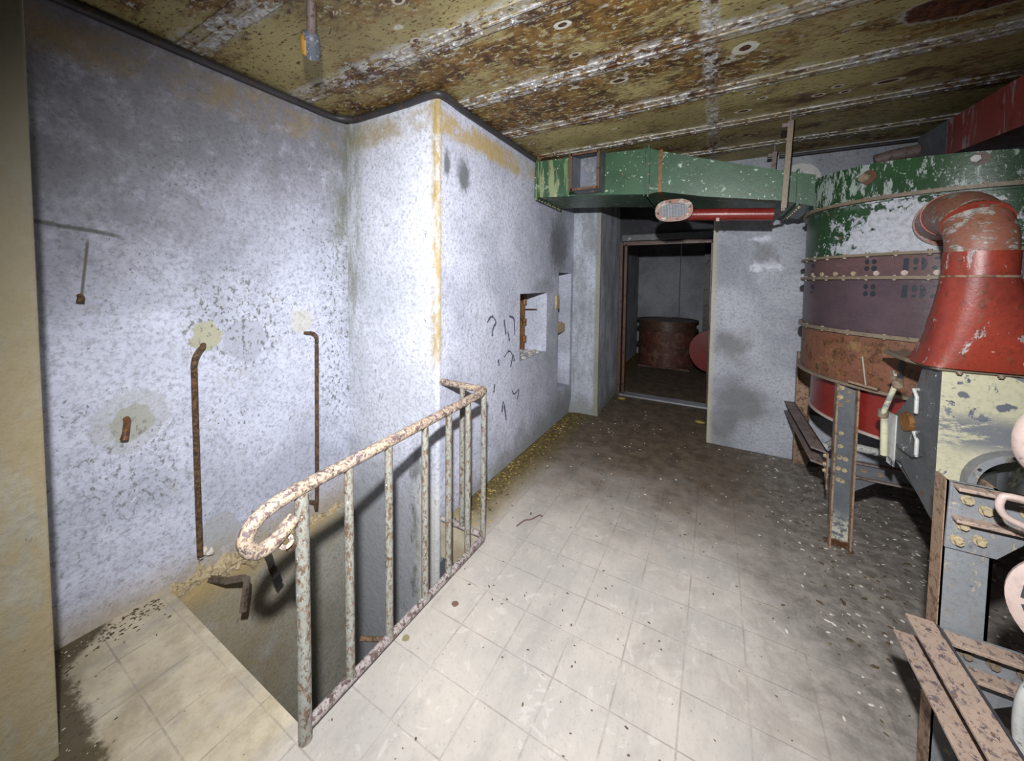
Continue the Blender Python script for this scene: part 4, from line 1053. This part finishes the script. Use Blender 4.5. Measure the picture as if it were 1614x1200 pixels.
# pink lever, link and cover disc of the next machine
b = nt(smooth_pts([(.82, 1.38, .905), (.72, 1.38, .902), (.660, 1.38, .918), (.640, 1.38, .938), (.638, 1.38, .962), (.652, 1.38, .978), (.72, 1.38, .970), (.82, 1.38, .962)], 5), .008, n=10)
tag(link('link_handle', b, M_PINKL, smooth=True), 'pale pink bent iron loop lying above the near stand beam', 'handle')
cd = thing('cover_disc', 'pale pink round disc with dark slots at the right edge', 'disc', (.76, 1.28, .78))
dn = Vector((-.35, -.90, .10)).normalized(); dc = Vector((.748, 1.28, .775))
link('disc', nt([dc, dc + dn * .012, dc + dn * .016], [.128, .128, .120], n=48), M_PINKL, cd, smooth=True)
du_ = dn.orthogonal().normalized(); dv_ = dn.cross(du_)
for i in range(14):
    t = 2 * pi * i / 14; e1 = du_ * cos(t) + dv_ * sin(t); e2 = dn.cross(e1)
    p = dc + dn * .0165 + e1 * .098
    b = bmesh.new(); prism(b, [p - e1 * .007 - e2 * .016, p + e1 * .007 - e2 * .016, p + e1 * .007 + e2 * .016, p - e1 * .007 + e2 * .016], dn * .0012); link('slot', b, M_DARK, cd)
link('hub_post', nt([dc, dc - dn * .25], .03, n=14), M_PINK, cd, smooth=True)
b = bmesh.new()
pts = [(.655 + .045 * (1 - cos(radians(a))), 1.36, 1.13 + .075 * sin(radians(a))) for a in range(-75, 80, 12)]
tube(b, smooth_pts(pts, 2), .016, n=10, flat=.6)
tag(link('lever_arc', b, M_PINKL, smooth=True), 'pale pink curved lever end in front of the cream box', 'lever')
tag(link('wire_hook', nt(smooth_pts([(.70, 1.30, .36), (.665, 1.30, .40), (.655, 1.30, .48), (.665, 1.30, .56), (.70, 1.30, .60)], 5), .012, n=10), M_WHITEPIPE, smooth=True), 'pale curved iron hook at right edge below pink disc', 'hook')

# ------------------------------------------------------------------ back room drum and red disc
dr = thing('rusty_drum', 'rusty red drum standing on dark floor of back room', 'drum', (-.78, 7.25, 0))
dcx, dcy = -.78, 7.25
def dring(r, z): return [(dcx + r * cos(a), dcy + r * sin(a), z) for a in [2 * pi * i / 56 for i in range(56)]]
for z0, z1, m_ in ((.03, .36, M_DRUM), (.36, .66, M_DRUM), (.66, .82, M_BROWNFRAME)):
    b = bmesh.new(); loft(b, [dring(.49, z0), dring(.49, z1)], caps=(z0 < .1, z1 > .8)); link('ring', b, m_, dr, smooth=True)
for z in (.03, .36, .66, .82):
    b = bmesh.new(); loft(b, [dring(.48, z - .012), dring(.525, z - .012), dring(.525, z + .012), dring(.48, z + .012)]); link('flange', b, M_BROWNFRAME, dr, smooth=True)
link('foot', nb(((-1.2, 6.8, 0), (-.36, 7.6, .03))), M_BROWNFRAME, dr)
rdp = thing('red_plate', 'dark red round plate behind right side of doorway', 'plate', (-.02, 6.4, 0))
link('disc', nt([(-.02, 6.35, .45), (-.02, 6.43, .45)], .33, n=40), M_RED, rdp)
link('foot', nb(((-.10, 6.36, 0), (.10, 6.50, .16))), M_DARK, rdp)
tag(link('dark_gap_post', nb(((-.21, 7.55, 0), (-.02, 7.75, 2.2))), M_DARK), 'dark upright post standing in for a dark gap at the right in back room', 'post')  # dark box added in place of a dark gap

# ------------------------------------------------------------------ debris
def chips(name, n, region, mat, s0, s1, label, cat, flat=.35):
    b = bmesh.new(); c = 0
    while c < n:
        x, y = region(); s = random.uniform(s0, s1)
        m_ = Matrix.Translation((x, y, s * flat * .7)) @ Matrix.Rotation(random.uniform(0, 6.28), 4, 'Z') @ Matrix.Rotation(random.uniform(-.3, .3), 4, 'X') @ Matrix.Diagonal((s * random.uniform(1, 2.4), s, s * flat, 1))
        bmesh.ops.create_cone(b, segments=5, radius1=1, radius2=.6, depth=1.2, cap_ends=True, matrix=m_); c += 1
    return tag(link(name, b, mat), label, cat, kind='stuff')
def r_pier():
    y = random.uniform(1.75, 3.9); return XP + .01 + abs(random.gauss(0, .10)), y
def r_alcove():
    while True:
        x, y = random.uniform(-1.35, .6), random.gauss(3.5, .6)
        if y < 3.8 or x < -.08:
            if not (x < -1.12 and y > 3.9) and 2.2 < y < 4.8: return x, y
def r_tank():
    while True:
        x, y = random.uniform(.25, 1.9), random.uniform(1.6, 3.8)
        if random.random() < (x - .2) * 1.8 and random.random() < (y - 1.3): return x, y
def r_land():
    if random.random() < .5: return -2.24 + abs(random.gauss(0, .07)), random.uniform(.30, .62)
    return random.uniform(-2.2, -1.35), .245 + abs(random.gauss(0, .05))
def r_all():
    return random.uniform(-1.1, .55), random.uniform(.2, 2.6)
chips('pier_litter', 260, r_pier, M_CHIPY, .003, .008, 'yellowish crumbs scattered along foot of pier wall', 'debris')
chips('pier_dirt', 260, r_pier, M_CHIPB, .003, .009, 'dark crumbs scattered along foot of pier wall', 'debris')
chips('alcove_litter', 300, r_alcove, M_CHIPB, .002, .007, 'dark bits of dirt scattered before the doorway', 'debris')
chips('alcove_flakes', 130, r_alcove, M_CHIPW, .002, .006, 'pale paint flakes scattered before the doorway', 'debris')
chips('tank_flakes', 600, r_tank, M_CHIPW, .002, .0065, 'pale paint flakes scattered on dirt beneath the tank', 'debris')
chips('tank_dirt', 600, r_tank, M_CHIPB, .003, .009, 'dark dirt crumbs beneath and around the tank', 'debris')
chips('landing_dirt', 260, r_land, M_CHIPB, .002, .006, 'dark crumbs in the landing corner beside near pillar', 'debris')
chips('landing_flakes', 60, r_land, M_CHIPW, .001, .003, 'pale flakes in the landing corner beside near pillar', 'debris')
chips('floor_grit', 150, r_all, M_CHIPB, .0015, .0045, 'tiny black grit scattered over the pale tiled floor', 'debris')
tag(link('twig', nt(smooth_pts([(-1.02, 1.90, .006), (-1.0, 1.97, .008), (-.97, 2.0, .006), (-.94, 2.06, .01), (-.92, 2.06, .006)], 4), .0035, n=6), M_TWIG, smooth=True), 'small crooked brown twig on the floor right of railing', 'twig')
for (x, y, lb) in ((-1.02, 4.72, 'yellowish paper scrap at left foot of doorway'), (-.11, 4.35, 'yellowish scrap on floor at right side of doorway')):
    b = bmesh.new(); bmesh.ops.create_icosphere(b, subdivisions=2, radius=1, matrix=Matrix.Translation((x, y, .012)) @ Matrix.Diagonal((.05, .035, .014, 1)))
    tag(link('paper_scrap', b, M_CHIPY), lb, 'scrap', 'yellowish scraps by the doorway')
